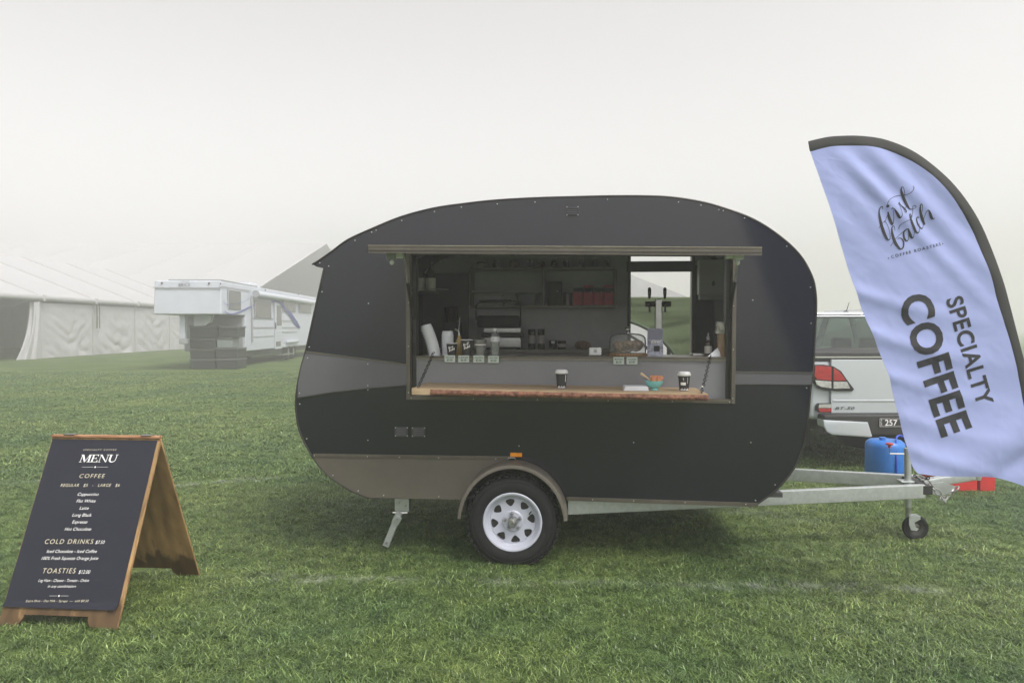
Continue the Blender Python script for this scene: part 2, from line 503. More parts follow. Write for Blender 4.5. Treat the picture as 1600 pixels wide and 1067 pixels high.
# ================================================================== ground
def chalk_nodes(nt):
    """Factor of worn white marking-paint on the turf, from world position."""
    ge = nd(nt, 'ShaderNodeNewGeometry'); sx = nd(nt, 'ShaderNodeSeparateXYZ')
    nt.links.new(ge.outputs['Position'], sx.inputs[0])
    def line(ax, ay, bx, by, wd, lo):
        # band round the straight line a-b
        dx, dy = bx - ax, by - ay; l = math.hypot(dx, dy); nx, ny = -dy / l, dx / l
        a = nd(nt, 'ShaderNodeMath', operation='MULTIPLY'); a.inputs[1].default_value = nx
        nt.links.new(sx.outputs['X'], a.inputs[0])
        b = nd(nt, 'ShaderNodeMath', operation='MULTIPLY_ADD'); b.inputs[1].default_value = ny
        nt.links.new(sx.outputs['Y'], b.inputs[0]); nt.links.new(a.outputs[0], b.inputs[2])
        c = nd(nt, 'ShaderNodeMath', operation='SUBTRACT'); c.inputs[1].default_value = ax * nx + ay * ny
        nt.links.new(b.outputs[0], c.inputs[0])
        d = nd(nt, 'ShaderNodeMath', operation='ABSOLUTE'); nt.links.new(c.outputs[0], d.inputs[0])
        e = nd(nt, 'ShaderNodeMapRange'); e.inputs['From Min'].default_value = wd; e.inputs['From Max'].default_value = wd * 0.35
        nt.links.new(d.outputs[0], e.inputs['Value'])
        # along the line
        ux, uy = dx / l, dy / l
        f = nd(nt, 'ShaderNodeMath', operation='MULTIPLY'); f.inputs[1].default_value = ux
        nt.links.new(sx.outputs['X'], f.inputs[0])
        g = nd(nt, 'ShaderNodeMath', operation='MULTIPLY_ADD'); g.inputs[1].default_value = uy
        nt.links.new(sx.outputs['Y'], g.inputs[0]); nt.links.new(f.outputs[0], g.inputs[2])
        s0 = ax * ux + ay * uy
        h = nd(nt, 'ShaderNodeMapRange'); h.inputs['From Min'].default_value = s0 - 0.1; h.inputs['From Max'].default_value = s0 + 0.3
        nt.links.new(g.outputs[0], h.inputs['Value'])
        i = nd(nt, 'ShaderNodeMapRange'); i.inputs['From Min'].default_value = s0 + l + 0.1; i.inputs['From Max'].default_value = s0 + l - 0.3
        nt.links.new(g.outputs[0], i.inputs['Value'])
        m1 = nd(nt, 'ShaderNodeMath', operation='MULTIPLY'); nt.links.new(e.outputs[0], m1.inputs[0]); nt.links.new(h.outputs[0], m1.inputs[1])
        m2 = nd(nt, 'ShaderNodeMath', operation='MULTIPLY'); nt.links.new(m1.outputs[0], m2.inputs[0]); nt.links.new(i.outputs[0], m2.inputs[1])
        m3 = nd(nt, 'ShaderNodeMath', operation='MULTIPLY'); nt.links.new(m2.outputs[0], m3.inputs[0]); m3.inputs[1].default_value = lo
        return m3
    n = nd(nt, 'ShaderNodeTexNoise'); n.inputs['Scale'].default_value = 7.0; n.inputs['Detail'].default_value = 6; n.inputs['Roughness'].default_value = 0.75
    nt.links.new(ge.outputs['Position'], n.inputs['Vector'])
    r = nd(nt, 'ShaderNodeMapRange'); r.inputs['From Min'].default_value = 0.44; r.inputs['From Max'].default_value = 0.66
    nt.links.new(n.outputs['Fac'], r.inputs['Value'])
    tot = None
    for a in ((-1.65, 4.60, -0.45, 4.52, 0.11, 0.42), (-0.45, 4.52, 1.0, 4.46, 0.10, 0.22), (1.0, 4.46, 2.75, 4.38, 0.11, 0.5), (-3.9, 7.0, -2.4, 7.7, 0.14, 0.5), (-5.1, 7.3, -4.2, 7.8, 0.14, 0.5), (1.5, 6.6, 2.5, 5.9, 0.2, 0.3)):
        l = line(*a)
        if tot is None: tot = l
        else:
            x = nd(nt, 'ShaderNodeMath', operation='MAXIMUM'); nt.links.new(tot.outputs[0], x.inputs[0]); nt.links.new(l.outputs[0], x.inputs[1]); tot = x
    f = nd(nt, 'ShaderNodeMath', operation='MULTIPLY'); nt.links.new(tot.outputs[0], f.inputs[0]); nt.links.new(r.outputs[0], f.inputs[1])
    return f, ge
def turf_colour(nt, random_out=None, dark=1.0):
    chalk, ge = chalk_nodes(nt)
    n1 = nd(nt, 'ShaderNodeTexNoise'); n1.inputs['Scale'].default_value = 0.55; n1.inputs['Detail'].default_value = 5; n1.inputs['Roughness'].default_value = 0.6
    n2 = nd(nt, 'ShaderNodeTexNoise'); n2.inputs['Scale'].default_value = 9.0; n2.inputs['Detail'].default_value = 4
    for n in (n1, n2): nt.links.new(ge.outputs['Position'], n.inputs['Vector'])
    r1 = nd(nt, 'ShaderNodeValToRGB'); e = r1.color_ramp.elements
    e[0].position = 0.28; e[0].color = (0.056 * dark, 0.108 * dark, 0.044 * dark, 1)
    e[1].position = 0.72; e[1].color = (0.140 * dark, 0.184 * dark, 0.064 * dark, 1)
    k = e.new(0.5); k.color = (0.098 * dark, 0.145 * dark, 0.050 * dark, 1)
    nt.links.new(n1.outputs['Fac'], r1.inputs[0])
    r2 = nd(nt, 'ShaderNodeValToRGB'); e = r2.color_ramp.elements
    e[0].position = 0.30; e[0].color = (0.62, 0.66, 0.66, 1); e[1].position = 0.72; e[1].color = (1.35, 1.28, 1.2, 1)
    nt.links.new(n2.outputs['Fac'], r2.inputs[0])
    mx = nd(nt, 'ShaderNodeMix', data_type='RGBA', blend_type='MULTIPLY'); mx.inputs['Factor'].default_value = 1
    nt.links.new(r1.outputs[0], mx.inputs['A']); nt.links.new(r2.outputs[0], mx.inputs['B'])
    out = mx.outputs['Result']
    if random_out is not None:
        r3 = nd(nt, 'ShaderNodeValToRGB'); e = r3.color_ramp.elements
        e[0].position = 0.0; e[0].color = (0.38, 0.44, 0.42, 1); e[1].position = 1.0; e[1].color = (2.7, 2.6, 3.0, 1)  # pale blades, with dewy glints painted into the brightest
        k = e.new(0.35); k.color = (0.75, 0.82, 0.72, 1)
        k = e.new(0.70); k.color = (1.15, 1.15, 1.1, 1)
        k = e.new(0.86); k.color = (1.6, 1.45, 1.4, 1)
        nt.links.new(random_out, r3.inputs[0])
        m3 = nd(nt, 'ShaderNodeMix', data_type='RGBA', blend_type='MULTIPLY'); m3.inputs['Factor'].default_value = 1
        nt.links.new(out, m3.inputs['A']); nt.links.new(r3.outputs[0], m3.inputs['B'])
        out = m3.outputs['Result']
    m4 = nd(nt, 'ShaderNodeMix', data_type='RGBA', blend_type='MIX'); m4.inputs['B'].default_value = (0.55, 0.57, 0.55, 1)
    nt.links.new(chalk.outputs[0], m4.inputs['Factor']); nt.links.new(out, m4.inputs['A'])
    return m4.outputs['Result'], n2
gm = bpy.data.materials.new('turf'); gm.use_nodes = True
nt = gm.node_tree; b = nt.nodes['Principled BSDF']
c, n2 = turf_colour(nt, dark=0.92)
nt.links.new(c, b.inputs['Base Color']); b.inputs['Roughness'].default_value = 0.9; b.inputs['Specular IOR Level'].default_value = 0.1
nb = nd(nt, 'ShaderNodeTexNoise'); nb.inputs['Scale'].default_value = 30; nb.inputs['Detail'].default_value = 5
ge = nd(nt, 'ShaderNodeNewGeometry'); nt.links.new(ge.outputs['Position'], nb.inputs['Vector'])
bp = nd(nt, 'ShaderNodeBump'); bp.inputs['Strength'].default_value = 0.8; bp.inputs['Distance'].default_value = 0.05
nt.links.new(nb.outputs['Fac'], bp.inputs['Height']); nt.links.new(bp.outputs[0], b.inputs['Normal'])
M['turf'] = gm
g = obj('ground', grid(lambda u, v: Vector(((u - 0.5) * 700, -60 + v * 460, 0)), 14, 10), 'turf', smooth=0)
tag(g, 'mown green grass field fading into the fog', 'ground', kind='structure')

# ------------------------------------------------------------------ grass blades (uncountable): tufts scattered by geometry nodes
bm_ = bpy.data.materials.new('grass_blade'); bm_.use_nodes = True
nt = bm_.node_tree; b = nt.nodes['Principled BSDF']; mo = nt.nodes['Material Output']
oi = nd(nt, 'ShaderNodeObjectInfo')
at_ = nd(nt, 'ShaderNodeAttribute'); at_.attribute_name = 'tone'
rn = nd(nt, 'ShaderNodeMath', operation='ADD'); nt.links.new(oi.outputs['Random'], rn.inputs[0]); nt.links.new(at_.outputs['Fac'], rn.inputs[1])
fr = nd(nt, 'ShaderNodeMath', operation='FRACT'); nt.links.new(rn.outputs[0], fr.inputs[0])
c, _ = turf_colour(nt, fr.outputs[0], dark=1.48)
nt.links.new(c, b.inputs['Base Color']); b.inputs['Roughness'].default_value = 0.32; b.inputs['Specular IOR Level'].default_value = 0.6
tl = nd(nt, 'ShaderNodeBsdfTranslucent'); nt.links.new(c, tl.inputs[0])
mx = nd(nt, 'ShaderNodeMixShader'); mx.inputs[0].default_value = 0.3
nt.links.new(b.outputs[0], mx.inputs[1]); nt.links.new(tl.outputs[0], mx.inputs[2]); nt.links.new(mx.outputs[0], mo.inputs[0])
def tuft(seed, nb, rad, hmin, hmax, wd):
    rg = random.Random(seed); V = []; F = []; T = []
    for _ in range(nb):
        a = rg.uniform(0, math.tau); r = rad * math.sqrt(rg.random())
        x, y = r * math.cos(a), r * math.sin(a)
        h = rg.uniform(hmin, hmax); ln = rg.uniform(0.5, 2.0) * h; da = rg.uniform(0, math.tau)
        dx, dy = math.cos(da), math.sin(da)
        sa = da + math.pi / 2 + rg.uniform(-0.7, 0.7)
        wx, wy = math.cos(sa) * wd * rg.uniform(0.6, 1.2) / 2, math.sin(sa) * wd / 2
        i0 = len(V)
        droop = rg.uniform(0.0, 0.5)
        for k, (t, ws) in enumerate(((0, 0.8), (0.4, 1.0), (0.75, 0.75), (1.0, 0))):
            px, py = x + dx * ln * t * t, y + dy * ln * t * t
            pz = h * (t - droop * t * t * 0.8) - 0.004
            if k < 3:
                V += [(px - wx * ws, py - wy * ws, pz), (px + wx * ws, py + wy * ws, pz)]
            else: V.append((px, py, pz))
        F += [(i0, i0 + 1, i0 + 3, i0 + 2), (i0 + 2, i0 + 3, i0 + 5, i0 + 4), (i0 + 4, i0 + 5, i0 + 6)]
        T += [rg.random()] * 7
    me = bpy.data.meshes.new('tuft'); me.from_pydata(V, [], F)
    at = me.attributes.new('tone', 'FLOAT', 'POINT'); at.data.foreach_set('value', T)
    me.materials.append(bm_)
    return bpy.data.objects.new('tuft', me)
NV = 6
near_t = [tuft(k, 60, 0.062, 0.012, 0.036, 0.0036) for k in range(NV)]
far_t = [tuft(50 + k, 40, 0.11, 0.016, 0.046, 0.0085) for k in range(NV)]
def scatter(name, tufts, P, rot, scl, idx, label):
    me = bpy.data.meshes.new(name)
    me.vertices.add(len(P)); me.vertices.foreach_set('co', np.asarray(P, dtype=np.float32).ravel())
    for nme, dat, ty in (('rz', rot, 'FLOAT'), ('sc', scl, 'FLOAT'), ('ix', idx, 'INT')):
        a = me.attributes.new(nme, ty, 'POINT'); a.data.foreach_set('value', dat)
    o = bpy.data.objects.new(name, me); COL.objects.link(o)
    ng = bpy.data.node_groups.new('scatter_tufts', 'GeometryNodeTree')
    ng.interface.new_socket('Geometry', in_out='INPUT', socket_type='NodeSocketGeometry')
    ng.interface.new_socket('Geometry', in_out='OUTPUT', socket_type='NodeSocketGeometry')
    gi = ng.nodes.new('NodeGroupInput'); go = ng.nodes.new('NodeGroupOutput')
    def attr(nm, ty):
        n = ng.nodes.new('GeometryNodeInputNamedAttribute'); n.data_type = ty; n.inputs['Name'].default_value = nm
        return n
    rz, sc, ix = attr('rz', 'FLOAT'), attr('sc', 'FLOAT'), attr('ix', 'INT')
    cx = ng.nodes.new('ShaderNodeCombineXYZ'); ng.links.new(rz.outputs['Attribute'], cx.inputs['Z'])
    jn = ng.nodes.new('GeometryNodeJoinGeometry')
    for k, t in enumerate(tufts):
        ob = ng.nodes.new('GeometryNodeObjectInfo'); ob.inputs['Object'].default_value = t; ob.inputs['As Instance'].default_value = True
        cp = ng.nodes.new('FunctionNodeCompare'); cp.data_type = 'INT'; cp.operation = 'EQUAL'
        ng.links.new(ix.outputs['Attribute'], cp.inputs[2]); cp.inputs[3].default_value = k
        ip = ng.nodes.new('GeometryNodeInstanceOnPoints')
        ng.links.new(gi.outputs[0], ip.inputs['Points']); ng.links.new(cp.outputs[0], ip.inputs['Selection'])
        ng.links.new(ob.outputs['Geometry'], ip.inputs['Instance']); ng.links.new(cx.outputs[0], ip.inputs['Rotation'])
        ng.links.new(sc.outputs['Attribute'], ip.inputs['Scale'])
        ng.links.new(ip.outputs[0], jn.inputs[0])
    ng.links.new(jn.outputs[0], go.inputs[0])
    md = o.modifiers.new('scatter', 'NODES'); md.node_group = ng
    tag(o, label, 'grass', kind='stuff')
    return o
rng = np.random.default_rng(11)
def band(y0, y1, dens, extra=1.2):
    x1 = 0.72 * y1 + extra
    n = int(dens * 2 * x1 * (y1 - y0))
    P = np.zeros((n, 3)); P[:, 0] = rng.uniform(-x1, x1, n); P[:, 1] = rng.uniform(y0, y1, n)
    P = P[np.abs(P[:, 0]) < 0.72 * P[:, 1] + extra]
    return P
def dress(P, base):
    s = np.array([base * (0.85 + 0.55 * max(0.0, noise.noise(Vector((p[0] * 0.8, p[1] * 0.8, 3.1)))) + 0.35 * noise.noise(Vector((p[0] * 4, p[1] * 4, 9.0)))) for p in P])
    k = rng.random(len(P)) < 0.03                      # the odd ranker tuft
    return P, rng.uniform(0, math.tau, len(P)), s * rng.uniform(0.8, 1.25, len(P)) * np.where(k, 1.35, 1.0), rng.integers(0, NV, len(P))
A = dress(np.vstack([band(2.3, 4.5, 430), band(4.5, 7.5, 330)]), 1.0)
scatter('grass', near_t, *A, 'short tufty green grass blades in the foreground and round the trailer')
B = dress(np.vstack([band(7.5, 13, 90, 2), band(13, 26, 34, 3)]), 1.0)
scatter('grass', far_t, *B, 'short green grass farther back towards the marquee')

# ================================================================== coffee trailer
W = 1.80                                       # body width
with frame(TR):
    ct = thing('coffee_trailer', 'rounded black and taupe coffee trailer with its serving hatch open', 'trailer', (0.2, 0.9, 0))
    OUT = [(488, 413.5), (500, 406), (521, 391), (544, 374.5), (581, 357.5), (628, 338.5), (678, 325.4), (725, 318.5), (775, 313), (836, 309.5), (900, 307.6), (954, 306.4), (1005, 306.4), (1048, 308.2), (1094, 315), (1131, 325), (1177, 342.4), (1217, 368), (1249, 397.5), (1268, 430), (1274.5, 457), (1275.2, 489), (1273, 535), (1271, 569.5), (1266.5, 610), (1262.5, 655), (1257, 690), (1241, 731), (1213, 765), (1194, 779.5), (1181, 788.5)]
    top = [tuple(v) for v in catmull([Vector((x, y, 0)) for x, y in OUT], 4)]
    top = [(x, y) for x, y, _ in top]
    LOW = [(577, 778), (545.6, 764.7), (517, 745.6), (498, 726.5), (482, 702.6), (467.5, 671), (462.4, 640), (462.4, 625), (464.5, 604), (471, 572), (478, 547), (494, 475), (506.5, 419)]
    low = [(x, y) for x, y, _ in catmull([Vector((x, y, 0)) for x, y in LOW], 4)]
    WCp = L(801, 816, -0.14)
    WC = Vector((WCp.x, -0.14, max(WCp.z, 0.288)))
    sil_t, sil_l = pxloop(top), pxloop(low)
    zb_r, zb_l = sil_t[-1][1], sil_l[0][1]
    arch = []
    AX, AZ = 0.362, 0.384
    for k in range(33):
        a = R(8 + (172 - 8) * k / 32)
        arch.append((WC.x + AX * math.cos(a), WC.z + AZ * math.sin(a)))
    zr = L(885, 779.5).z
    sil_open = sil_t + [(arch[0][0], zr)] + [p for p in arch if p[1] > max(zr, zb_l)] + [(arch[-1][0], zb_l)] + sil_l
    hole = pxloop([(638, 396), (1147.5, 398), (1145, 627), (638.5, 621)])
    plate('side_panel', [sil_open, hole], 0.0, 0.03, 'black_panel', ct, bevel=0.0)
    # shell swept across, with real thickness
    sil = sil_t + sil_l
    def shell_bm(y0, y1, pts, th):
        bm = NB()
        a = [bm.verts.new((x, y0, z)) for x, z in pts]; b = [bm.verts.new((x, y1, z)) for x, z in pts]
        n = len(pts)
        for i in range(n): bm.faces.new((a[i], a[(i + 1) % n], b[(i + 1) % n], b[i]))
        bmesh.ops.recalc_face_normals(bm, faces=bm.faces)
        bmesh.ops.solidify(bm, geom=bm.faces[:], thickness=th)
        return bm
    obj('body_shell', shell_bm(0.031, W - 0.031, sil, 0.02), 'shell', ct)
    # thin metal edge strip round the near side
    eo = sil_t + [(WC.x + 0.41, zr - 0.002)]
    strip = TB([(x, -0.002, z) for x, z in sil_t], 0.006, 6)
    obj('edge_strip', strip, 'dark_trim', ct)
    obj('edge_strip', TB([(x, -0.002, z) for x, z in sil_l], 0.006, 6), 'dark_trim', ct)
    obj('edge_strip', TB([(x, 0.012, z) for x, z in sil_t[20:]], 0.0075, 6), 'edge_metal', ct)
    # far side with the service door opening
    dl, dr = L(982, 480, W).x, L(1081, 480, W).x
    dt = L(1030, 397, W).z
    dhole = [(dl, 0.52), (dr, 0.52), (dr, dt), (dl, dt)]
    plate('far_side_panel', [sil, dhole], W - 0.03, W, 'black_panel', ct)
    back = [(-0.95, 0.47), (1.78, 0.47), (1.78, 2.02), (1.68, 2.15), (1.45, 2.30), (-0.35, 2.30), (-0.80, 2.18), (-0.95, 2.08)]
    plate('back_lining', [back, dhole], W - 0.052, W - 0.031, 'inner_grey', ct)
    z0, z1 = L(1030, 425, W - 0.05).z, L(1030, 408.5, W - 0.05).z
    obj('door_crossbar', BX(dl - 0.02, dr + 0.02, W - 0.08, W - 0.045, z0, z1, bev=0.003), 'inner_dark', ct)
    for x in (dl, dr):
        obj('door_jamb', BX(x - 0.014, x + 0.014, W - 0.085, W + 0.01, 0.5, dt + 0.02, bev=0.002), 'inner_dark' if x == dl else 'taupe_trim', ct)
    xq = L(1083, 480, W - 0.09).x
    obj('inner_panel', BX(xq + 0.02, 1.66, W - 0.085, W - 0.054, 0.5, 2.12), 'inner_dark', ct)
    xq2 = L(735, 450, W - 0.09).x
    obj('inner_panel', BX(-0.96, xq2 - 0.02, W - 0.085, W - 0.054, 0.5, 2.06), 'inner_dark', ct)
    obj('floor', BX(-1.05, 1.80, 0.035, W - 0.035, 0.44, 0.47), 'inner_dark', ct)
    # coloured bands on the near side
    def band_plate(name, pts, y0, m, bev=0.001, th=0.005):
        return plate(name, [pxloop(pts)], -y0 - th, -y0, m, ct, bevel=bev)
    def near(pts): return pts
    band_plate('grey_band', [(478.5, 550), (520, 554.5), (575, 562), (637, 570.5), (637, 602), (575, 607), (520, 613), (465.2, 621.5), (466, 600), (471, 573)], 0.0015, 'grey_panel')
    band_plate('grey_band', [(1148.5, 581), (1269.5, 582.5), (1267.3, 600.5), (1148, 600)], 0.0015, 'grey_panel')
    tp = [(491, 711), (575, 713), (690, 715.5), (760, 716.5)]
    xs = L(797, 716).x
    ar = [(x, z) for x, z in arch if x < xs and z > zb_l]
    sk = pxloop(tp[:-1]) + [(xs, max(L(797, 716.6).z, ar[0][1] + 0.004))] + ar + [(arch[-1][0], zb_l + 0.002)] + [(x + 0.005, z + 0.004) for x, z in sil_l if z < L(490, 712).z]
    plate('skirt_panel', [sk], -0.007, -0.0015, 'taupe_panel', ct, bevel=0.001)
    def trim(pts, wd, m, y0=0.0015, th=0.009, name='trim_strip'):
        P = [Vector((*p, 0)) for p in pxloop(pts)]
        bm = NB()
        for a, b in zip(P[:-1], P[1:]):
            d = (b - a).normalized()
            beam(bm, (a.x - d.x * 0.001, -y0 - th / 2, a.y - d.y * 0.001), (b.x, -y0 - th / 2, b.y), th, wd, bev=0.0015)
        return obj(name, bm, m, ct)
    trim([(479, 549.5), (575, 561.5), (637, 570)], 0.010, 'taupe_trim')
    trim([(466, 621.5), (520, 613), (575, 607), (637, 602)], 0.009, 'dark_trim')
    trim([(490.5, 710.5), (690, 713.3), (796, 714.5)], 0.022, 'taupe_trim', y0=0.007)
    trim([(885.5, 778.5), (1184, 788)], 0.026, 'taupe_trim')
    trim([(1148.5, 581), (1269.5, 582.5)], 0.007, 'taupe_trim')
    trim([(1148.5, 600.5), (1267, 601)], 0.006, 'dark_trim')
    # frame of the serving hatch
    h = hole
    def bar(name, a, b, wd, m, y0=-0.016, y1=0.05):
        return obj(name, beam(NB(), (a[0], (y0 + y1) / 2, a[1]), (b[0], (y0 + y1) / 2, b[1]), y1 - y0, wd, bev=0.003), m, ct)
    bar('hatch_frame', (h[0][0], h[0][1]), (h[3][0], h[3][1] - 0.014), 0.028, 'taupe_trim')
    bar('hatch_frame', (h[1][0], h[1][1]), (h[2][0], h[2][1] - 0.014), 0.026, 'taupe_trim')
    bar('hatch_frame', (h[3][0] + 0.015, h[3][1]), (h[2][0] - 0.015, h[2][1]), 0.028, 'taupe_trim')
    bar('hatch_frame', (h[0][0] + 0.015, h[0][1]), (h[1][0] - 0.015, h[1][1]), 0.02, 'dark_trim', y0=0.0)
    # inner dark reveal posts
    obj('hatch_post', BX(h[0][0] + 0.016, h[0][0] + 0.040, 0.052, 0.14, 1.06, h[0][1]), 'dark_trim', ct)
    obj('hatch_post', BX(h[1][0] - 0.040, h[1][0] - 0.015, 0.052, 0.14, 1.05, h[1][1]), 'dark_trim', ct)
    # raised hatch door
    HF = -0.80
    a, b = L(575.5, 390, HF), L(1190.5, 393.5, HF)
    zc, zd = h[0][1] + 0.012, h[1][1] + 0.008
    def hatch_fn(dz0, dz1, y0, y1, x0, x1, bm):
        vs = []
        for y in (y0, y1):
            t = y / HF
            for x, zf, zh in ((x0, a.z, zc), (x1, b.z, zd)):
                for dz in (dz0, dz1): vs.append(bm.verts.new((x, y, zh + (zf - zh) * t + dz)))
        for f in ((0, 1, 3, 2), (4, 6, 7, 5), (0, 2, 6, 4), (1, 5, 7, 3), (0, 4, 5, 1), (2, 3, 7, 6)): bm.faces.new([vs[i] for i in f])
        return bm
    hd = obj('hatch_door', hatch_fn(-0.012, 0.012, -0.03, HF + 0.012, a.x + 0.004, b.x - 0.004, NB()), 'grey_panel', ct)
    obj('edge_trim', hatch_fn(-0.020, 0.021, HF, HF + 0.011, a.x, b.x, NB()), 'taupe_trim', hd)
    obj('edge_trim', hatch_fn(0.0215, 0.026, HF - 0.006, HF + 0.03, a.x, b.x, NB()), 'edge_metal', hd)
    obj('edge_trim', hatch_fn(-0.008, -0.002, HF - 0.004, HF - 0.0005, a.x, b.x, NB()), 'dark_trim', hd)
    # lamp brackets under the hatch
    for px, mir in ((612, 1), (1153, -1)):
        p = L(px, 401, -0.62)
        bk = obj('hatch_bracket', BX(p.x - 0.026, p.x + 0.026, -0.65, -0.59, p.z - 0.018, p.z + 0.024, bev=0.004), 'white_plastic' if mir < 0 else 'grey_plastic', ct)
        obj('clamp', BX(p.x + mir * 0.028, p.x + mir * 0.072, -0.64, -0.60, p.z - 0.012, p.z + 0.018, bev=0.003), 'white_plastic', bk)
        obj('bulb', LT([(0, -0.052), (0.009, -0.048), (0.015, -0.037), (0.012, -0.026), (0.004, -0.016), (0, -0.015)], (p.x + mir * 0.002, -0.62, p.z), seg=14), 'white_plastic', bk)
    for s, x in ((1, h[0][0] + 0.03), (-1, h[1][0] - 0.03)):
        zt = h[0][1] - 0.005
        st = obj('gas_strut', TB([(x, 0.02, 1.63), (x, -0.16, 1.86)], 0.011, 10), 'black', ct)
        obj('rod', TB([(x, -0.16, 1.86), (x, -0.28, zt + 0.0)], 0.005, 8), 'steel', st)
    # serving counter
    ca, cb = L(640, 556, 0.05), L(1146, 558, 0.05)
    zc0, zc1 = ca.z, cb.z
    CZ = (zc0 + zc1) / 2
    def skewbox(bm, x0, x1, y0, y1, zl0, zl1, zr0, zr1):
        vs = [bm.verts.new(p) for p in ((x0, y0, zl0), (x1, y0, zr0), (x1, y1, zr0), (x0, y1, zl0), (x0, y0, zl1), (x1, y0, zr1), (x1, y1, zr1), (x0, y1, zl1))]
        for f in ((0, 3, 2, 1), (4, 5, 6, 7), (0, 1, 5, 4), (1, 2, 6, 5), (2, 3, 7, 6), (3, 0, 4, 7)): bm.faces.new([vs[i] for i in f])
        return bm
    x0, x1 = h[0][0] + 0.042, h[1][0] - 0.042
    def cz(x): return zc0 + (zc1 - zc0) * (x - ca.x) / (cb.x - ca.x)
    obj('counter_top', skewbox(NB(), x0, x1, 0.045, 0.46, cz(x0) - 0.026, cz(x0), cz(x1) - 0.026, cz(x1)), 'counter', ct)
    obj('counter_panel', skewbox(NB(), x0, x1, 0.056, 0.075, 1.02, cz(x0) - 0.027, 1.02, cz(x1) - 0.027), 'counter_panel', ct)
    obj('counter_edge', skewbox(NB(), x0, x1, 0.041, 0.0445, cz(x0) - 0.014, cz(x0) - 0.001, cz(x1) - 0.014, cz(x1) - 0.001), 'taupe_trim', ct)
    # fold-down timber shelf with a live edge, on chains
    SF = -0.43
    sl, sr = L(643, 606.5, SF), L(1107, 616, SF)
    TH = 0.040
    def sz(x): return sl.z + (sr.z - sl.z) * (x - sl.x) / (sr.x - sl.x)
    def slab_bm(y_in, front_off, dz0, dz1, N=70):
        bm = NB(); ring = []
        for k in range(N + 1):
            x = sl.x + (sr.x - sl.x) * k / N
            f = SF + 0.016 * noise.noise(Vector((x * 3, 0, 0))) + 0.006 * noise.noise(Vector((x * 14, 1, 0)))
            ring.append((x, f + front_off, y_in if y_in is not None else f + 0.001, sz(x)))
        V = [[bm.verts.new((x, y, z + dz)) for (y, dz) in ((f, dz1), (bk, dz1), (bk, dz0), (f - 0.0, dz0))] for x, f, bk, z in ring]
        for i in range(N):
            for j in range(4): bm.faces.new((V[i][j], V[i + 1][j], V[i + 1][(j + 1) % 4], V[i][(j + 1) % 4]))
        bm.faces.new(V[0][::-1]); bm.faces.new(V[-1])
        return bm
    sh = obj('drop_shelf', slab_bm(0.054, 0.0, -TH, 0.0), 'slab', ct)
    N = 90
    bmb = NB(); rows = []
    for k in range(N + 1):
        x = sl.x + 0.12 + (sr.x - sl.x - 0.12) * k / N
        f = SF + 0.016 * noise.noise(Vector((x * 3, 0, 0))) + 0.006 * noise.noise(Vector((x * 14, 1, 0)))
        row = []
        for j in range(5):
            t = j / 4
            bulge = 0.003 + 0.012 * math.sin(t * math.pi) + 0.006 * noise.noise(Vector((x * 22, t * 3, 5)))
            row.append(bmb.verts.new((x, f - max(0.002, bulge), sz(x) - 0.006 - t * (TH - 0.006) + 0.003 * noise.noise(Vector((x * 9, t, 2))))))
        rows.append(row)
    for i in range(N):
        for j in range(4): bmb.faces.new((rows[i][j], rows[i + 1][j], rows[i + 1][j + 1], rows[i][j + 1]))
    obj('bark_edge', bmb, 'bark', sh, smooth=60)
    def chain(p, q, m, r=0.0125, t=0.0024, sag=0.0, parent=None):
        p, q = Vector(p), Vector(q); n = max(2, int((q - p).length / (r * 2.3)))
        bm = NB()
        for k in range(n + 1):
            c = p.lerp(q, k / n) - Vector((0, 0, sag * 4 * (k / n) * (1 - k / n)))
            d = (p.lerp(q, min(1, (k + 1) / n)) - p.lerp(q, max(0, (k - 1) / n)))
            d += Vector((0, 0, -sag * 4 * (1 - 2 * k / n) * 2 / n)); d.normalize()
            sv = d.cross(Vector((0.3, 0.8, 0.5))).normalized(); u = d.cross(sv)
            s1 = sv if k % 2 else u
            pts = [c + d * (r * 1.45 * math.cos(a)) + s1 * (r * 0.8 * math.sin(a)) for a in [i * math.tau / 10 for i in range(10)]]
            tube(bm, pts, t, 5, closed=True)
        return obj('chain', bm, m, parent or ct)
    chain(L(677, 552, 0.04), (sl.x + 0.035, SF + 0.05, sz(sl.x) + 0.008), 'black')
    chain(L(1110, 557, 0.04), (sr.x - 0.03, SF + 0.05, sz(sr.x) + 0.012), 'black')
    p = Vector((sr.x - 0.03, SF + 0.05, sz(sr.x)))
    obj('carabiner', TB([p + Vector((0.012 * math.cos(t), 0, 0.022 + 0.022 * math.sin(t))) for t in [i * math.tau / 12 for i in range(12)]], 0.0026, 6, closed=True), 'chrome', ct)
    # back bench and wall shelves
    zb0 = L(800, 546, 1.36).z
    bn = obj('back_bench', BX(-0.85, dl - 0.03, 1.36, W - 0.09, zb0 - 0.035, zb0, bev=0.003), 'counter', ct)
    obj('bench_front', BX(-0.85, dl - 0.03, 1.385, 1.40, 0.5, zb0 - 0.036), 'inner_grey', ct)
    BD = 1.50
    xa, xb, xm = L(735, 450, BD).x, L(962, 450, BD).x, L(849, 450, BD).x
    za, zbm = L(849, 421, BD).z, L(849, 477, BD).z
    su = obj('wall_shelf', BX(xa, xb, BD, W - 0.09, zbm - 0.02, zbm), 'shelf_ply', ct)
    obj('shelf_board', BX(xa, xb, BD, W - 0.09, za, za + 0.02), 'shelf_ply', su)
    for x in (xa, xm, xb): obj('shelf_upright', BX(x - 0.01, x + 0.01, BD + 0.002, W - 0.09, zbm + 0.001, za - 0.001), 'shelf_ply', su)
    obj('shelf_board', BX(xa + 0.011, xm - 0.011, BD + 0.03, W - 0.09, L(780, 454, BD).z - 0.012, L(780, 454, BD).z), 'inner_grey', su)
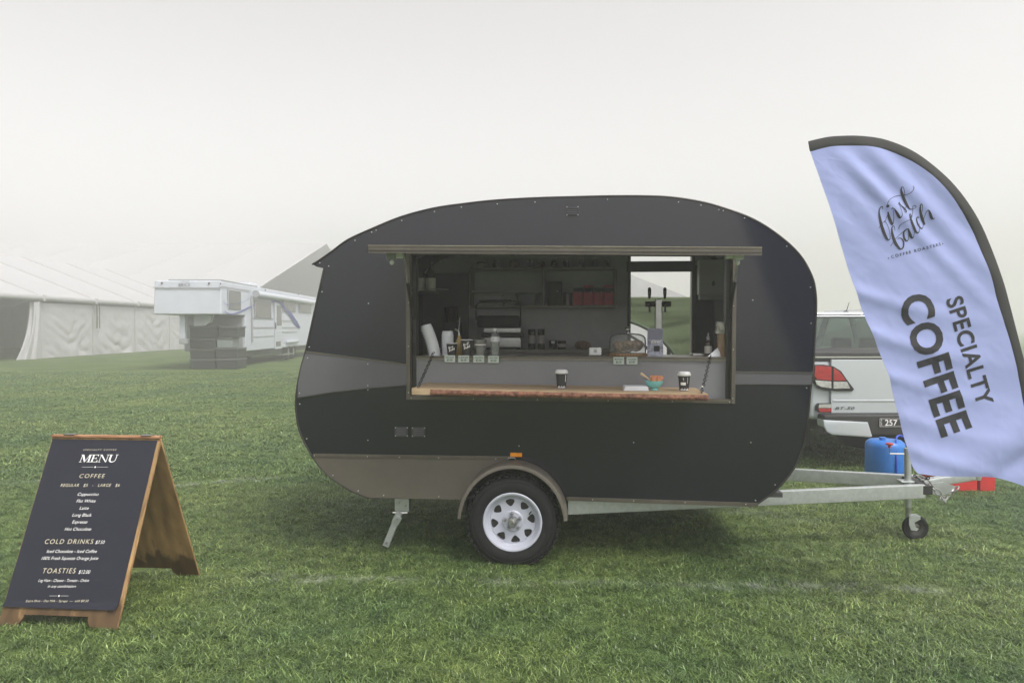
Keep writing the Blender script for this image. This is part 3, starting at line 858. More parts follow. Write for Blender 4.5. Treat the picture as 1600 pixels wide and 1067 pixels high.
    # vents
    def vent(px0, py0, px1, py1, slats, m='vent'):
        A_, B_ = L(px0, py0), L(px1, py1)
        v = obj('vent', BX(A_.x, B_.x, -0.007, -0.001, B_.z, A_.z, bev=0.002), m, ct)
        hgt = A_.z - B_.z
        for k in range(slats):
            zc_ = B_.z + hgt * (0.2 + 0.6 * k / (slats - 1))
            bm = NB(); beam(bm, (A_.x + 0.012, -0.011, zc_), (B_.x - 0.012, -0.011, zc_), 0.010, hgt * 0.09, bev=0.001)
            bm.transform(Matrix.Translation((0, 0, 0)))
            obj('slat', bm, 'grey_panel' if m == 'vent' else 'vent', v)
        for x in (A_.x + 0.006, B_.x - 0.006):
            for z in (A_.z - 0.006, B_.z + 0.006):
                obj('screw', LT([(0, -0.0095), (0.0035, -0.0085), (0.0042, -0.0068)], (x, 0, z), axis='Y', seg=8), 'screw' if m == 'vent' else 'steel', v)
    vent(617, 666.5, 638, 682, 4); vent(643.5, 667, 665, 682.5, 4)
    vent(884.5, 322.5, 904.5, 337.5, 4, 'black_panel')
    # screws round the panels (a pixel or two each)
    SC = [(500, 411), (514, 416), (555, 376), (581, 363), (588, 360), (628, 345), (679, 331), (721, 324), (777, 319), (836, 316), (949, 312), (1060, 316), (1095, 321), (1123, 328), (1130, 329.5), (1163, 341), (1229, 385), (1266, 449), (1267, 505), (1176, 469), (576, 474), (503.5, 456), (483.5, 542), (481, 559), (468.5, 614), (468.5, 631), (479.5, 685), (492.5, 711), (575, 561.5), (575, 568.5), (575, 602), (575, 609), (575, 687.5), (575, 712.5), (625, 713.5), (686, 714.5), (521, 742), (560.5, 766), (600, 773), (686, 775), (811, 696.5), (990, 691), (1173, 691), (1145.5, 478), (1145, 546), (1144, 622), (1139, 627.5), (639, 473), (639, 541), (639, 613), (643, 621.5), (740, 623), (840, 624), (950, 625.5), (1050, 627), (1211, 757), (1180, 781), (1164.5, 786.8), (1070, 784), (990, 781.5), (926, 779.6), (1260, 606), (775, 716)]
    bms = NB()
    for x, y in SC:
        q = L(x, y)
        onf = 390 < y < 632 and (636 < x < 645 or 1136 < x < 1150 or (620 < y < 630 and 640 < x < 1145))
        ont = y > 709 and x < 800 or y > 777 and x > 880
        k_ = 0.0165 if onf else 0.0165 if ont else 0.0072
        lathe(bms, [(0, -k_ - 0.0022), (0.0025, -k_ - 0.0016), (0.0038, -k_), (0.0038, -0.0005)], (q.x, 0, q.z), axis='Y', seg=8)
    so = obj('screws', bms, 'screw', ct); so['kind'] = 'stuff'
    A_, B_ = L(797.5, 706.5), L(816, 713)
    obj('side_marker', BX(A_.x, B_.x, -0.022, -0.001, B_.z, A_.z, bev=0.003), 'amber', ct)
    # mudguard
    def arc_sheet(rx, rz, y0, y1, a0, a1, th, lip):
        bm = NB(); n = 40; sec = []
        for k in range(n + 1):
            t = R(a0 + (a1 - a0) * k / n); c_, s_ = math.cos(t), math.sin(t)
            prof = [(0.0, y1), (0.0, y0 + 0.015), (-0.004, y0 + 0.004), (-0.012, y0), (-lip, y0), (-lip, y0 + th), (-0.014, y0 + th), (-th, y0 + 0.02), (-th, y1)]
            sec.append([bm.verts.new((WC.x + (rx + dr_) * c_, y, WC.z + (rz + dr_) * s_)) for dr_, y in prof])
        m_ = len(sec[0])
        for i in range(n):
            for j in range(m_): bm.faces.new((sec[i][j], sec[i + 1][j], sec[i + 1][(j + 1) % m_], sec[i][(j + 1) % m_]))
        bm.faces.new(sec[0]); bm.faces.new(sec[-1][::-1])
        return bm
    mg = obj('mudguard', arc_sheet(AX + 0.002, AZ + 0.002, -0.20, -0.0075, 4, 176, 0.006, 0.026), 'taupe_panel', ct, smooth=40)
    obj('wheel_well', arc_sheet(AX - 0.012, AZ - 0.012, 0.035, 0.36, 0, 180, 0.006, 0.01), 'black', ct, smooth=40)
    q = L(799, 719, -0.06)
    obj('tie_loop', TB([(q.x - 0.026, -0.035, WC.z + AZ + 0.001), (q.x - 0.022, -0.04, WC.z + AZ + 0.02), (q.x + 0.022, -0.04, WC.z + AZ + 0.02), (q.x + 0.026, -0.035, WC.z + AZ + 0.001)], 0.0035, 6), 'steel', mg)
    # wheel
    whl = bpy.data.objects.new('wheel', None); COL.objects.link(whl); whl.parent = ct
    RT, RR = 0.304, 0.186
    yo, yi = -0.165, 0.03
    prof = [(RR - 0.004, yo + 0.030), (RR, yo + 0.016), (RR + 0.014, yo + 0.008), (RR + 0.030, yo + 0.002), (RR + 0.052, yo - 0.002), (RR + 0.075, yo + 0.001), (RR + 0.078, yo + 0.0035), (RR + 0.081, yo + 0.001), (RT - 0.026, yo + 0.006), (RT - 0.012, yo + 0.016), (RT - 0.004, yo + 0.030), (RT, yo + 0.05), (RT, yi - 0.05), (RT - 0.006, yi - 0.02), (RT - 0.03, yi - 0.004), (RR + 0.03, yi - 0.002), (RR, yi - 0.02)]
    bm = LT(prof, (WC.x, 0, WC.z), axis='Y', seg=72)
    for v in bm.verts:
        if v.co.z < 0.004: v.co.z = 0.004
    obj('tyre', bm, 'rubber', whl, smooth=40)
    lug = NB()
    for k in range(44):
        a = k * math.tau / 44
        for y_, rr, ln in ((yo + 0.018, RT - 0.006, 0.024), (yo + 0.062, RT + 0.001, 0.03), (yo + 0.11, RT + 0.001, 0.03)):
            aa = a + (0.07 if y_ > yo + 0.03 and y_ < yo + 0.1 else 0)
            c_, s_ = math.cos(aa), math.sin(aa)
            p = Vector((WC.x + rr * c_, y_, WC.z + rr * s_))
            if p.z < 0.012: continue
            tn = Vector((-s_, 0, c_))
            beam(lug, p - tn * ln / 2, p + tn * ln / 2, 0.030, 0.012, bev=0, up=Vector((c_, 0.35 if y_ < yo + 0.03 else 0, s_)))
    lo = obj('tread_blocks', lug, 'rubber', whl, smooth=0); lo['kind'] = 'stuff'
    # spoked steel rim with eight windows
    obj('rim', LT([(RR + 0.008, yo + 0.012), (RR + 0.010, yo + 0.005), (RR + 0.004, yo + 0.001), (RR - 0.006, yo + 0.004), (RR - 0.012, yo + 0.018), (RR - 0.022, yo + 0.026), (RR - 0.027, yo + 0.040), (RR - 0.034, yo + 0.044), (RR - 0.040, yo + 0.058), (RR - 0.042, yi - 0.03)], (WC.x, 0, WC.z), axis='Y', seg=64), 'rim_white', whl, smooth=35)
    disc = [[((RR - 0.036) * math.cos(k * math.tau / 64), (RR - 0.036) * math.sin(k * math.tau / 64)) for k in range(64)]]
    disc.append([(0.028 * math.cos(k * math.tau / 24), 0.028 * math.sin(k * math.tau / 24)) for k in range(24)])
    for k in range(8):
        a = k * math.tau / 8 + 0.14
        tri = [(0.144, -0.17), (0.148, 0.0), (0.144, 0.17), (0.136, 0.225), (0.124, 0.215), (0.104, 0.115), (0.096, 0.0), (0.104, -0.115), (0.124, -0.215), (0.136, -0.225)]
        disc.append([(r_ * math.cos(a + t), r_ * math.sin(a + t)) for r_, t in tri])
    me = curve_mesh(disc, 0.004, 0.0)
    bm = NB(); bm.from_mesh(me); bpy.data.meshes.remove(me)
    bmesh.ops.remove_doubles(bm, verts=bm.verts, dist=1e-5)
    bm.transform(Matrix.Translation((WC.x, yo + 0.046, WC.z)) @ XZ)
    obj('spoke_disc', bm, 'rim_white', whl, smooth=20)
    obj('hub_face', LT([(0.030, yo + 0.044), (0.034, yo + 0.034), (0.062, yo + 0.034), (0.072, yo + 0.043)], (WC.x, 0, WC.z), axis='Y', seg=32), 'rim_white', whl)
    obj('hub_cap', LT([(0.033, yo + 0.044), (0.033, yo - 0.002), (0.030, yo - 0.006), (0.021, yo - 0.007), (0.020, yo - 0.022), (0.015, yo - 0.028), (0, yo - 0.029)], (WC.x, 0, WC.z), axis='Y', seg=24), 'steel', whl)
    obj('brake_drum', LT([(0, yo + 0.055), (0.14, yo + 0.055), (0.14, yi)], (WC.x, 0, WC.z), axis='Y', seg=24), 'black', whl)
    for k in range(5):
        a = k * math.tau / 5 + 0.42
        obj('wheel_nut', LT([(0.012, yo + 0.034), (0.010, yo + 0.018), (0.006, yo + 0.014), (0, yo + 0.013)], (WC.x + 0.053 * math.cos(a), 0, WC.z + 0.053 * math.sin(a)), axis='Y', seg=6), 'steel', whl)
    a = R(28); p = Vector((WC.x + 0.138 * math.cos(a), yo + 0.04, WC.z + 0.138 * math.sin(a)))
    obj('valve', TB([p, p + Vector((-0.012, -0.028, -0.012))], 0.0045, 6), 'black', whl)
    # far wheel, the same kind
    obj('far_tyre', LT([(RR, W - 0.03), (RT - 0.02, W - 0.04), (RT, W), (RT, W + 0.12), (RT - 0.02, W + 0.16), (RR, W + 0.15)], (WC.x, 0, WC.z + 0.016), axis='Y', seg=40), 'rubber', ct)
    obj('axle', BX(WC.x - 0.03, WC.x + 0.03, 0.02, W - 0.02, WC.z - 0.03, WC.z + 0.03, bev=0.004), 'gal', ct)
    # chassis and drawbar
    bz = 0.262 + 0.05
    pr0 = L(886, 791, 0.06); pr1 = L(1443, 766, 0.62)
    pr0.z = L(886, 803, 0.06).z + 0.05
    pr1.z = L(1443, 777.5, 0.62).z + 0.05
    obj('drawbar_beam', beam(NB(), pr0, pr1, 0.05, 0.10, bev=0.006), 'gal', ct)
    q0 = Vector((pr0.x, W - 0.06, pr0.z)); q1 = L(1440, 747, 0.93); q1.z = pr1.z + 0.004
    obj('drawbar_beam', beam(NB(), q0, q1, 0.05, 0.10, bev=0.006), 'gal', ct)
    obj('cross_member', beam(NB(), (1.75, 0.4, pr0.z + 0.01), (1.75, 1.4, pr0.z + 0.01), 0.05, 0.07), 'gal', ct)
    for y in (0.46, W - 0.46):
        obj('chassis_rail', BX(-1.0, pr0.x - 0.1, y - 0.025, y + 0.025, pr0.z + 0.02, pr0.z + 0.09, bev=0.004), 'gal', ct)
    q = L(1449, 766, 0.60)
    obj('end_cap', BX(q.x - 0.035, q.x + 0.035, 0.59, 0.94, q.z - 0.03, q.z + 0.035, bev=0.004), 'black', ct)
    # coupling
    cpy = 0.76
    c0, c1 = L(1452, 757, cpy), L(1534, 742, cpy)
    cl = obj('coupling', beam(NB(), (c0.x - 0.06, cpy, c0.z + 0.005), (c1.x - 0.06, cpy, c1.z - 0.003), 0.075, 0.066, bev=0.012), 'gal', ct)
    obj('coupling_head', LT([(0, -0.035), (0.030, -0.034), (0.037, -0.012), (0.036, 0.012), (0.025, 0.030), (0, 0.036)], (c1.x - 0.04, cpy, c1.z - 0.002), seg=20), 'gal', cl)
    obj('coupling_lever', beam(NB(), (c0.x + 0.02, cpy - 0.01, c0.z + 0.05), (c1.x - 0.09, cpy - 0.01, c1.z + 0.034), 0.03, 0.016, bev=0.004), 'gal', cl)
    plate('coupling_plate', [pxloop([(1449, 755), (1474, 753), (1494, 760), (1488, 771), (1466, 774), (1449, 770)], 0.70)], 0.696, 0.706, 'gal', cl)
    e0, e1, e2 = L(1440, 746, 0.66), L(1474, 779, 0.62), L(1493, 764, 0.64)
    chain(e0, e1, 'steel', r=0.021, t=0.006, sag=-0.01); chain(e1, e2, 'steel', r=0.021, t=0.006, sag=0.004)
    chain(L(1430, 744, 0.75), L(1450, 747, 0.62), 'black', r=0.011, t=0.004, sag=0.01)
    # jockey wheel
    jy = 0.68
    j0, j1 = L(1418, 700, jy), L(1419, 792, jy)
    jw = obj('jockey_stand', TB([j1, j0], 0.024, 14), 'gal', ct)
    obj('jockey_clamp', BX(j0.x - 0.06, j0.x + 0.035, jy - 0.04, jy + 0.04, pr1.z + 0.052, pr1.z + 0.066, bev=0.003), 'gal', jw)
    obj('jockey_inner_tube', TB([(j1.x, jy, j1.z + 0.05), (j1.x, jy, 0.17)], 0.019, 12), 'steel', jw)
    k0 = L(1390, 708, jy); k1 = L(1418, 709, jy)
    obj('crank_handle', TB([k1, Vector((k0.x, jy, k1.z)), Vector((k0.x - 0.002, jy, k1.z + 0.05))], 0.006, 8), 'chrome', jw)
    obj('crank_knob', LT([(0, 0), (0.010, 0.0), (0.011, 0.016), (0.026, 0.022), (0.028, 0.030), (0.02, 0.036), (0, 0.037)], (k0.x - 0.002, jy, k1.z + 0.045), seg=16), 'red_knob', jw)
    wc = L(1430, 807, jy)
    wc.z = 0.091
    wt = obj('jockey_tyre', LT([(0.055, -0.02), (0.072, -0.026), (0.086, -0.022), (0.092, 0), (0.086, 0.022), (0.072, 0.026), (0.055, 0.02)], (wc.x, jy, wc.z), axis='Y', seg=32), 'rubber', jw)
    obj('jockey_rim', LT([(0.012, -0.022), (0.03, -0.012), (0.056, -0.02), (0.056, 0.02), (0.03, 0.012), (0.012, 0.022)], (wc.x, jy, wc.z), axis='Y', seg=24), 'dark_trim', jw)
    fk = [[(-0.058, 0.085), (0.02, 0.085), (0.022, 0.070), (-0.020, 0.045), (-0.012, 0.012), (0.010, 0.0), (-0.004, -0.018), (-0.045, -0.012), (-0.058, 0.03)]]
    for s in (-1, 1):
        plate('jockey_fork', [[(wc.x + x - 0.0, wc.z + z) for x, z in fk[0]]], jy + s * 0.034 - 0.003, jy + s * 0.034 + 0.003, 'gal', jw)
    obj('fork_bridge', BX(wc.x - 0.055, wc.x + 0.022, jy - 0.037, jy + 0.037, wc.z + 0.0855, wc.z + 0.092), 'gal', jw)
    # rear corner steady
    s0, s1 = L(629, 781, 0.14), L(603, 853, 0.12)
    s1.z = max(s1.z, 0.012)
    stl = obj('corner_steady', BX(L(618.5, 780, 0.14).x, L(641, 780, 0.14).x, 0.10, 0.18, L(629, 797, 0.14).z, L(629, 774, 0.14).z, bev=0.005), 'gal', ct)
    tq = L(621, 800, 0.14)
    obj('steady_pivot', TB([(L(614, 800, 0.13).x, 0.13, tq.z), (L(637, 800, 0.13).x, 0.13, tq.z)], 0.011, 10), 'chrome', stl)
    obj('steady_leg', beam(NB(), L(625, 799, 0.13), s1, 0.035, 0.045, bev=0.004, up=Vector((0.9, 0, 0.3))), 'gal', stl)
    obj('steady_bracket', beam(NB(), L(623, 806, 0.105), L(617, 818, 0.105), 0.02, 0.055, bev=0.004, up=Vector((0.9, 0, 0.3))), 'gal', stl)
    for px, py in ((624, 785), (634, 790), (621, 811), (604, 848)):
        q = L(px, py, 0.088)
        obj('bolt', LT([(0, q.y - 0.008), (0.007, q.y - 0.007), (0.008, q.y)], (q.x, 0, q.z), axis='Y', seg=6), 'steel', stl)

# ================================================================== things in the trailer
with frame(TR):
    def zat(x): return cz(x)                     # serving counter height
    def spot(px, d, z=None):
        p = L(px, 555, d); p.z = zat(p.x) if z is None else z
        return p
    G1 = 'takeaway cups on the counter'
    # two stacks of white paper cups
    def cup_stack(name, px, d, hgt, lean, n, label):
        p = spot(px, d)
        t = thing(name, label, 'cups', p, 'stacks of white paper cups')
        off = Vector((0, 0, 0)); ang = 0
        m = Matrix.Translation(p)
        for k in range(n):
            prof = [(0.0, 0.002), (0.043, 0.0), (0.0435, 0.003), (0.0375, hgt / n + 0.02), (0.036, hgt / n + 0.021), (0, hgt / n + 0.018)]
            bm = LT(prof, seg=22)
            bm.transform(m)
            obj('cup', bm, 'paper', t, smooth=50)
            ang = lean * (0.35 + 0.65 * min(1, k / (n * 0.5)))
            m = m @ Matrix.Translation((math.sin(-ang) * 0.0, 0, 0)) @ Matrix.Rotation(-lean * 1.2 / n, 4, 'Y') @ Matrix.Translation((-math.sin(lean) * hgt / n * 0.75, 0, hgt / n))
        return t
    cup_stack('paper_cup_stack', 679, 0.16, 0.200, 0.22, 10, 'tall leaning stack of white paper cups at the left end of the counter')
    cup_stack('paper_cup_stack', 699.5, 0.22, 0.150, 0.0, 8, 'shorter upright stack of white paper cups behind the small black cup')
    def script_mark(parent, cx, y_front, cz_, hgt, m='print_white', rad=0.04):
        """Rough brush-script mark on a cup, two short words on a rising line, laid on the round wall."""
        bm = NB()
        W1 = [[(-.45, .1), (-.35, .55), (-.30, .3), (-.33, -.1)], [(-.22, .18), (-.20, .38)], [(-.10, .2), (-.05, .42), (.05, .40)], [(.10, .28), (.18, .45), (.12, .5)], [(.28, .3), (.30, .95)], [(.12, .68), (.45, .80)],
              [(-.28, -.55), (-.22, .02), (-.10, -.30), (-.28, -.5)], [(.02, -.35), (.10, -.18), (.12, -.40)], [(.22, -.32), (.26, .18)], [(.10, -.05), (.38, .05)], [(.40, -.22), (.34, -.12), (.42, -.02)], [(.50, -.18), (.54, .35), (.58, .0), (.64, -.15)]]
        for st in W1:
            pts = catmull([Vector((x, z, 0)) for x, z in st], 4)
            for a_, b_ in zip(pts[:-1], pts[1:]):
                d_ = (b_ - a_)
                if d_.length < 1e-5: continue
                n_ = Vector((-d_.y, d_.x, 0)).normalized() * 0.05
                vs = []
                for p_ in (a_ + n_, a_ - n_, b_ - n_, b_ + n_):
                    x = p_.x * hgt * 0.62; th = x / rad
                    vs.append(bm.verts.new((cx.x + rad * math.sin(th), cx.y - rad * math.cos(th), cz_ + p_.y * hgt * 0.5)))
                try: bm.faces.new(vs)
                except ValueError: pass
        return obj('printed_mark', bm, m, parent, smooth=0)
    def paper_cup(px, d, hgt, r0, r1, label, z=None, lid=False, grp=G1, name='takeaway_cup', sticker=False):
        p = spot(px, d, z)
        t = thing(name, label, 'cup', p, grp)
        obj('cup_wall', LT([(0, 0.003), (r0 - 0.002, 0.003), (r0, 0.0), (r1, hgt - 0.004), (r1 - 0.0015, hgt - 0.004), (r0 - 0.001, 0.006), (0, 0.006)], p, seg=28), 'cup_black', t, smooth=50)
        if lid:
            obj('lid', LT([(r1 + 0.002, hgt - 0.008), (r1 + 0.005, hgt - 0.004), (r1 + 0.005, hgt + 0.004), (r1 + 0.001, hgt + 0.007), (r1 - 0.001, hgt + 0.014), (r1 - 0.004, hgt + 0.017), (r1 - 0.010, hgt + 0.013), (0, hgt + 0.012)], p, seg=28), 'white_plastic', t, smooth=50)
        else:
            obj('rim', LT([(r1 + 0.0022, hgt - 0.004), (r1 + 0.003, hgt - 0.001), (r1 + 0.001, hgt + 0.001), (r1 - 0.002, hgt - 0.001), (r1 - 0.002, hgt - 0.004)], p, seg=28, closed=True), 'white_plastic', t, smooth=60)
        return t, p
    t, p = paper_cup(706, 0.09, 0.088, 0.029, 0.038, 'small open black paper cup with white script print above the first price tag')
    script_mark(t, p, 0, p.z + 0.048, 0.065, rad=0.0362)
    t, p = paper_cup(729.5, 0.09, 0.112, 0.030, 0.040, 'larger open black paper cup with white script print above the second price tag')
    script_mark(t, p, 0, p.z + 0.066, 0.075, rad=0.0388)
    # amber syrup bottle between the cups, pump on top
    p = spot(717.5, 0.20)
    t = thing('syrup_bottle', 'amber syrup bottle with a pump between the two black paper cups', 'bottle', p)
    obj('bottle_body', LT([(0, 0), (0.022, 0), (0.024, 0.005), (0.024, 0.10), (0.012, 0.125), (0.011, 0.14), (0, 0.14)], p, seg=18), 'syrup', t)
    obj('pump', TB([p + Vector((0, 0, 0.135)), p + Vector((-0.004, 0, 0.17)), p + Vector((-0.03, 0, 0.185))], 0.006, 8), 'steel', t)
    # milk-frother whisk handle / spoon leaning behind
    p = spot(716, 0.30)
    tag(obj('bar_spoon', TB([p + Vector((0.005, 0, 0)), p + Vector((0.0, 0, 0.14)), p + Vector((0.012, 0, 0.27))], 0.003, 6), 'steel', None, origin=p), 'thin steel bar spoon standing behind the cups', 'spoon')
    # clear plastic cup
    p = spot(750.5, 0.09)
    t = thing('clear_plastic_cup', 'stack of clear plastic cups above the third price tag', 'cup', p)
    for k in range(3):
        q = p + Vector((0, 0, 0.006 * k))
        obj('cup', LT([(0, 0.002), (0.027, 0.002), (0.029, 0), (0.042, 0.098), (0.044, 0.100), (0.041, 0.098), (0.027, 0.004), (0, 0.004)], q, seg=24), 'clear', t, smooth=50)
    obj('cup_print', LT([(0.0398, 0.074), (0.0408, 0.082)], p, seg=24), 'print_white', t)
    # water bottle
    p = spot(773.5, 0.09)
    t = thing('water_bottle', 'clear plastic water bottle with a white and violet label and white cap', 'bottle', p)
    obj('bottle_body', LT([(0, 0.004), (0.025, 0.0), (0.030, 0.005), (0.031, 0.02), (0.029, 0.026), (0.031, 0.032), (0.029, 0.044), (0.031, 0.05), (0.029, 0.062), (0.031, 0.068), (0.029, 0.08), (0.0315, 0.088), (0.0315, 0.135), (0.030, 0.142), (0.020, 0.160), (0.013, 0.172), (0.012, 0.176)], p, seg=26), 'clear', t, smooth=60)
    obj('water', LT([(0, 0.006), (0.027, 0.006), (0.028, 0.085), (0.028, 0.138), (0.0, 0.139)], p, seg=22), glass('water_fill', (0.85, 0.88, 0.88), 0.02, milk=0.08, ior=1.2), t, smooth=60)
    obj('label', LT([(0.0320, 0.098), (0.0320, 0.132)], p, seg=26), mat('bottle_label', (0.60, 0.60, 0.70), 0.4, var=0.3, scale=60, col2=(0.75, 0.75, 0.80)), t, smooth=60)
    obj('cap', LT([(0.0145, 0.172), (0.015, 0.174), (0.015, 0.188), (0.013, 0.191), (0, 0.191)], p, seg=18), 'white_plastic', t)
    # price tags on the counter edge
    TG = [((694.5, 555), (711, 566), 'REGULAR', '$5.00', 'pale green price tag reading regular, leftmost on the counter edge'),
          ((716, 555.2), (733, 566.2), 'LARGE', '$6.00', 'pale green price tag reading large, under the bigger black cup'),
          ((739.5, 555.3), (756.5, 566.5), 'COLD DRINK', '$7.50', 'pale green price tag under the clear plastic cups'),
          ((762.5, 556), (779.5, 567), 'WATER', '$3.00', 'pale green price tag reading water, under the water bottle'),
          ((958.5, 557.8), (975, 569.3), 'MUFFINS', '$6.00', 'pale green price tag under the left side of the glass cake dome'),
          ((979, 557.8), (996, 569.3), 'COOKIES', '$3.00', 'pale green price tag under the right side of the glass cake dome')]
    for (a_, b_, s1_, s2_, lb) in TG:
        A_, B_ = L(a_[0], a_[1], 0.036), L(b_[0], b_[1], 0.036)
        t = thing('price_tag', lb, 'price tag', ((A_.x + B_.x) / 2, 0.036, B_.z), 'price tags on the counter edge')
        obj('card', BX(A_.x, B_.x, 0.0355, 0.0385, B_.z, A_.z, bev=0.0006, seg=1), 'tag', t)
        w_, h_ = B_.x - A_.x, A_.z - B_.z
        text_part(s1_, (A_.x + w_ * 0.12, 0.0348, B_.z + h_ * 0.60), (B_.x - w_ * 0.12, 0.0348, B_.z + h_ * 0.60), (0, 0, h_ * 0.20), 'print_black', t, off=0.01)
        text_part(s2_, (A_.x + w_ * 0.24, 0.0348, B_.z + h_ * 0.20), (B_.x - w_ * 0.24, 0.0348, B_.z + h_ * 0.20), (0, 0, h_ * 0.26), 'print_black', t, off=0.012)
    # card reader
    p = spot(930, 0.14)
    t = thing('card_reader', 'small white square card reader on the counter left of the cake dome', 'card reader', p)
    bm = BX(-0.043, 0.043, -0.012, 0.012, 0.0, 0.056, bev=0.009, seg=3); bm.transform(Matrix.Translation(p + Vector((0, 0, 0.004))) @ Matrix.Rotation(R(-14), 4, 'X'))
    obj('body', bm, 'white_plastic', t)
    bm = NB()
    tube(bm, [(-0.009, 0, -0.009), (0.009, 0, -0.009), (0.009, 0, 0.009), (-0.009, 0, 0.009)], 0.0016, 5, closed=True)
    box(bm, -0.003, 0.003, -0.001, 0.001, -0.003, 0.003)
    bm.transform(Matrix.Translation(p + Vector((0, 0.0, 0.004))) @ Matrix.Rotation(R(-14), 4, 'X') @ Matrix.Translation((0, -0.0125, 0.029)))
    obj('square_mark', bm, 'print_black', t)
    obj('stand', BX(p.x - 0.03, p.x + 0.05, p.y + 0.01, p.y + 0.05, p.z, p.z + 0.012, bev=0.003), 'black', t)
    # cake dome
    p = spot(980.5, 0.26)
    t = thing('cake_dome', 'round glass cake dome with a knob over baked goods on the counter', 'cake dome', p)
    obj('board', LT([(0, 0), (0.138, 0.0), (0.142, 0.006), (0.140, 0.016), (0.0, 0.016)], p, seg=36), 'ply_edge', t)
    DR = 0.128
    obj('glass_dome', LT([(DR, 0.017), (DR, 0.10), (DR - 0.004, 0.125), (DR - 0.018, 0.143), (DR - 0.045, 0.153), (0.02, 0.158), (0.02, 0.1555), (DR - 0.046, 0.150), (DR - 0.020, 0.140), (DR - 0.007, 0.124), (DR - 0.003, 0.10), (DR - 0.003, 0.017)], p, seg=40), 'dome', t, smooth=60)
    obj('knob', LT([(0.012, 0.157), (0.010, 0.166), (0.018, 0.178), (0.020, 0.190), (0.013, 0.200), (0, 0.203)], p, seg=18), 'chrome', t)
    rg = random.Random(3)
    def pastry(name, c, sx, sy, sz_, label, rot, cat='pastry', grp='baked goods under the dome'):
        bm = NB(); bmesh.ops.create_icosphere(bm, subdivisions=3, radius=1)
        for v in bm.verts:
            n_ = v.co.normalized()
            v.co = Vector((n_.x * sx, n_.y * sy, n_.z * sz_)) * (1 + 0.22 * noise.noise(n_ * 2.2 + Vector((c.x * 40, 0, 0))) + 0.1 * noise.noise(n_ * 6))
        bm.transform(Matrix.Translation(c) @ Matrix.Rotation(rot, 4, 'Y'))
        return tag(obj(name, bm, 'bread', None, smooth=60, origin=c), label, cat, grp)
    pastry('muffin', p + Vector((-0.060, -0.02, 0.066)), 0.045, 0.045, 0.036, 'browned muffin at the left under the glass dome', 0.2)
    pastry('muffin', p + Vector((-0.005, -0.03, 0.078)), 0.046, 0.045, 0.034, 'pale topped muffin in the middle under the glass dome', 0)
    pastry('muffin', p + Vector((0.062, -0.01, 0.070)), 0.048, 0.045, 0.040, 'dark crusted muffin at the right under the glass dome', -0.2)
    for k in range(3):
        c = p + Vector((-0.05 + 0.035 * k, -0.055 + 0.01 * k, 0.026 + 0.007 * k))
        bm = LT([(0, -0.006), (0.043, -0.006), (0.047, 0), (0.042, 0.006), (0, 0.007)], seg=24)
        bm.transform(Matrix.Translation(c) @ Matrix.Rotation(-0.14, 4, 'Y'))
        tag(obj('cookie', bm, 'bread', None, smooth=60, origin=c), ('lowest', 'middle', 'uppermost')[k] + ' of three overlapping cookies at the front of the dome', 'cookie', 'cookies under the dome')
    # twin beer-style cold brew tap
    p = spot(1028.5, 0.36)
    t = thing('tap_tower', 'dark T shaped cold drink tap tower with two black handles', 'tap', p)
    c0, c1 = L(1028.5, 467, 0.36), L(1028.5, 480, 0.36)
    obj('column', BX(p.x - 0.024, p.x + 0.024, 0.335, 0.385, p.z, c0.z, bev=0.008), 'steel', t)
    xl, xr = L(1008, 475, 0.36).x, L(1048, 475, 0.36).x
    zt, zb_ = L(1028, 471, 0.36).z, L(1028, 479.5, 0.36).z
    obj('cross_arm', TB([(xl, 0.355, (zt + zb_) / 2), (xr, 0.355, (zt + zb_) / 2)], (zt - zb_) / 2, 16), 'dark_trim', t)
    for px in (1014.5, 1038.5):
        q = L(px, 475, 0.33)
        z2, z3, z4 = L(px, 449, 0.33).z, L(px, 467, 0.33).z, L(px, 488, 0.33).z
        obj('tap_handle', LT([(0.006, z3), (0.009, z3 + 0.01), (0.012, z3 + (z2 - z3) * 0.45), (0.0125, z2 - 0.014), (0.009, z2 - 0.004), (0, z2)], (q.x, 0.32, 0), seg=14), 'black_gloss', t)
        obj('spout', TB([(q.x, 0.345, q.z), (q.x, 0.305, q.z - 0.008), (q.x, 0.30, z4)], 0.0075, 10), 'dark_trim', t)
    # printed flyer standing on the counter
    A_, B_ = L(1011.5, 513, 0.085), L(1036, 560, 0.085)
    t = thing('flyer', 'upright violet and white printed flyer leaning in front of the tap tower', 'flyer', ((A_.x + B_.x) / 2, 0.085, zat(A_.x)))
    zb2 = zat(A_.x) + 0.001
    bm = BX(A_.x, B_.x, 0.083, 0.0852, zb2, A_.z)
    obj('card', bm, 'flyer', t)
    obj('picture_panel', BX(A_.x + 0.004, B_.x - 0.004, 0.0812, 0.0826, zb2 + (A_.z - zb2) * 0.60, A_.z - 0.006), mat('flyer_picture', (0.55, 0.55, 0.68), 0.4, var=0.6, scale=35, col2=(0.18, 0.18, 0.30)), t)
    w_ = B_.x - A_.x
    text_part('filter', (A_.x + w_ * .22, 0.0820, zb2 + 0.088), (B_.x - w_ * .08, 0.0820, zb2 + 0.098), (0, 0, 0.022), 'print_white', t, shear=0.3, off=0.012)
    obj('picture_panel', BX(A_.x + w_ * .42, A_.x + w_ * .78, 0.0812, 0.0826, zb2 + 0.035, zb2 + 0.072), 'print_black', t)
    obj('picture_panel', BX(A_.x + w_ * .06, B_.x - w_ * .06, 0.0812, 0.0826, zb2 + 0.004, zb2 + 0.03), mat('flyer_foot', (0.40, 0.40, 0.52), 0.4, var=0.5, scale=50), t)
    # paper-towel dispenser on the back wall
    DD = W - 0.20
    A_, B_ = L(1092, 394, DD), L(1136, 468, DD)
    A_.z = min(A_.z, 2.16)
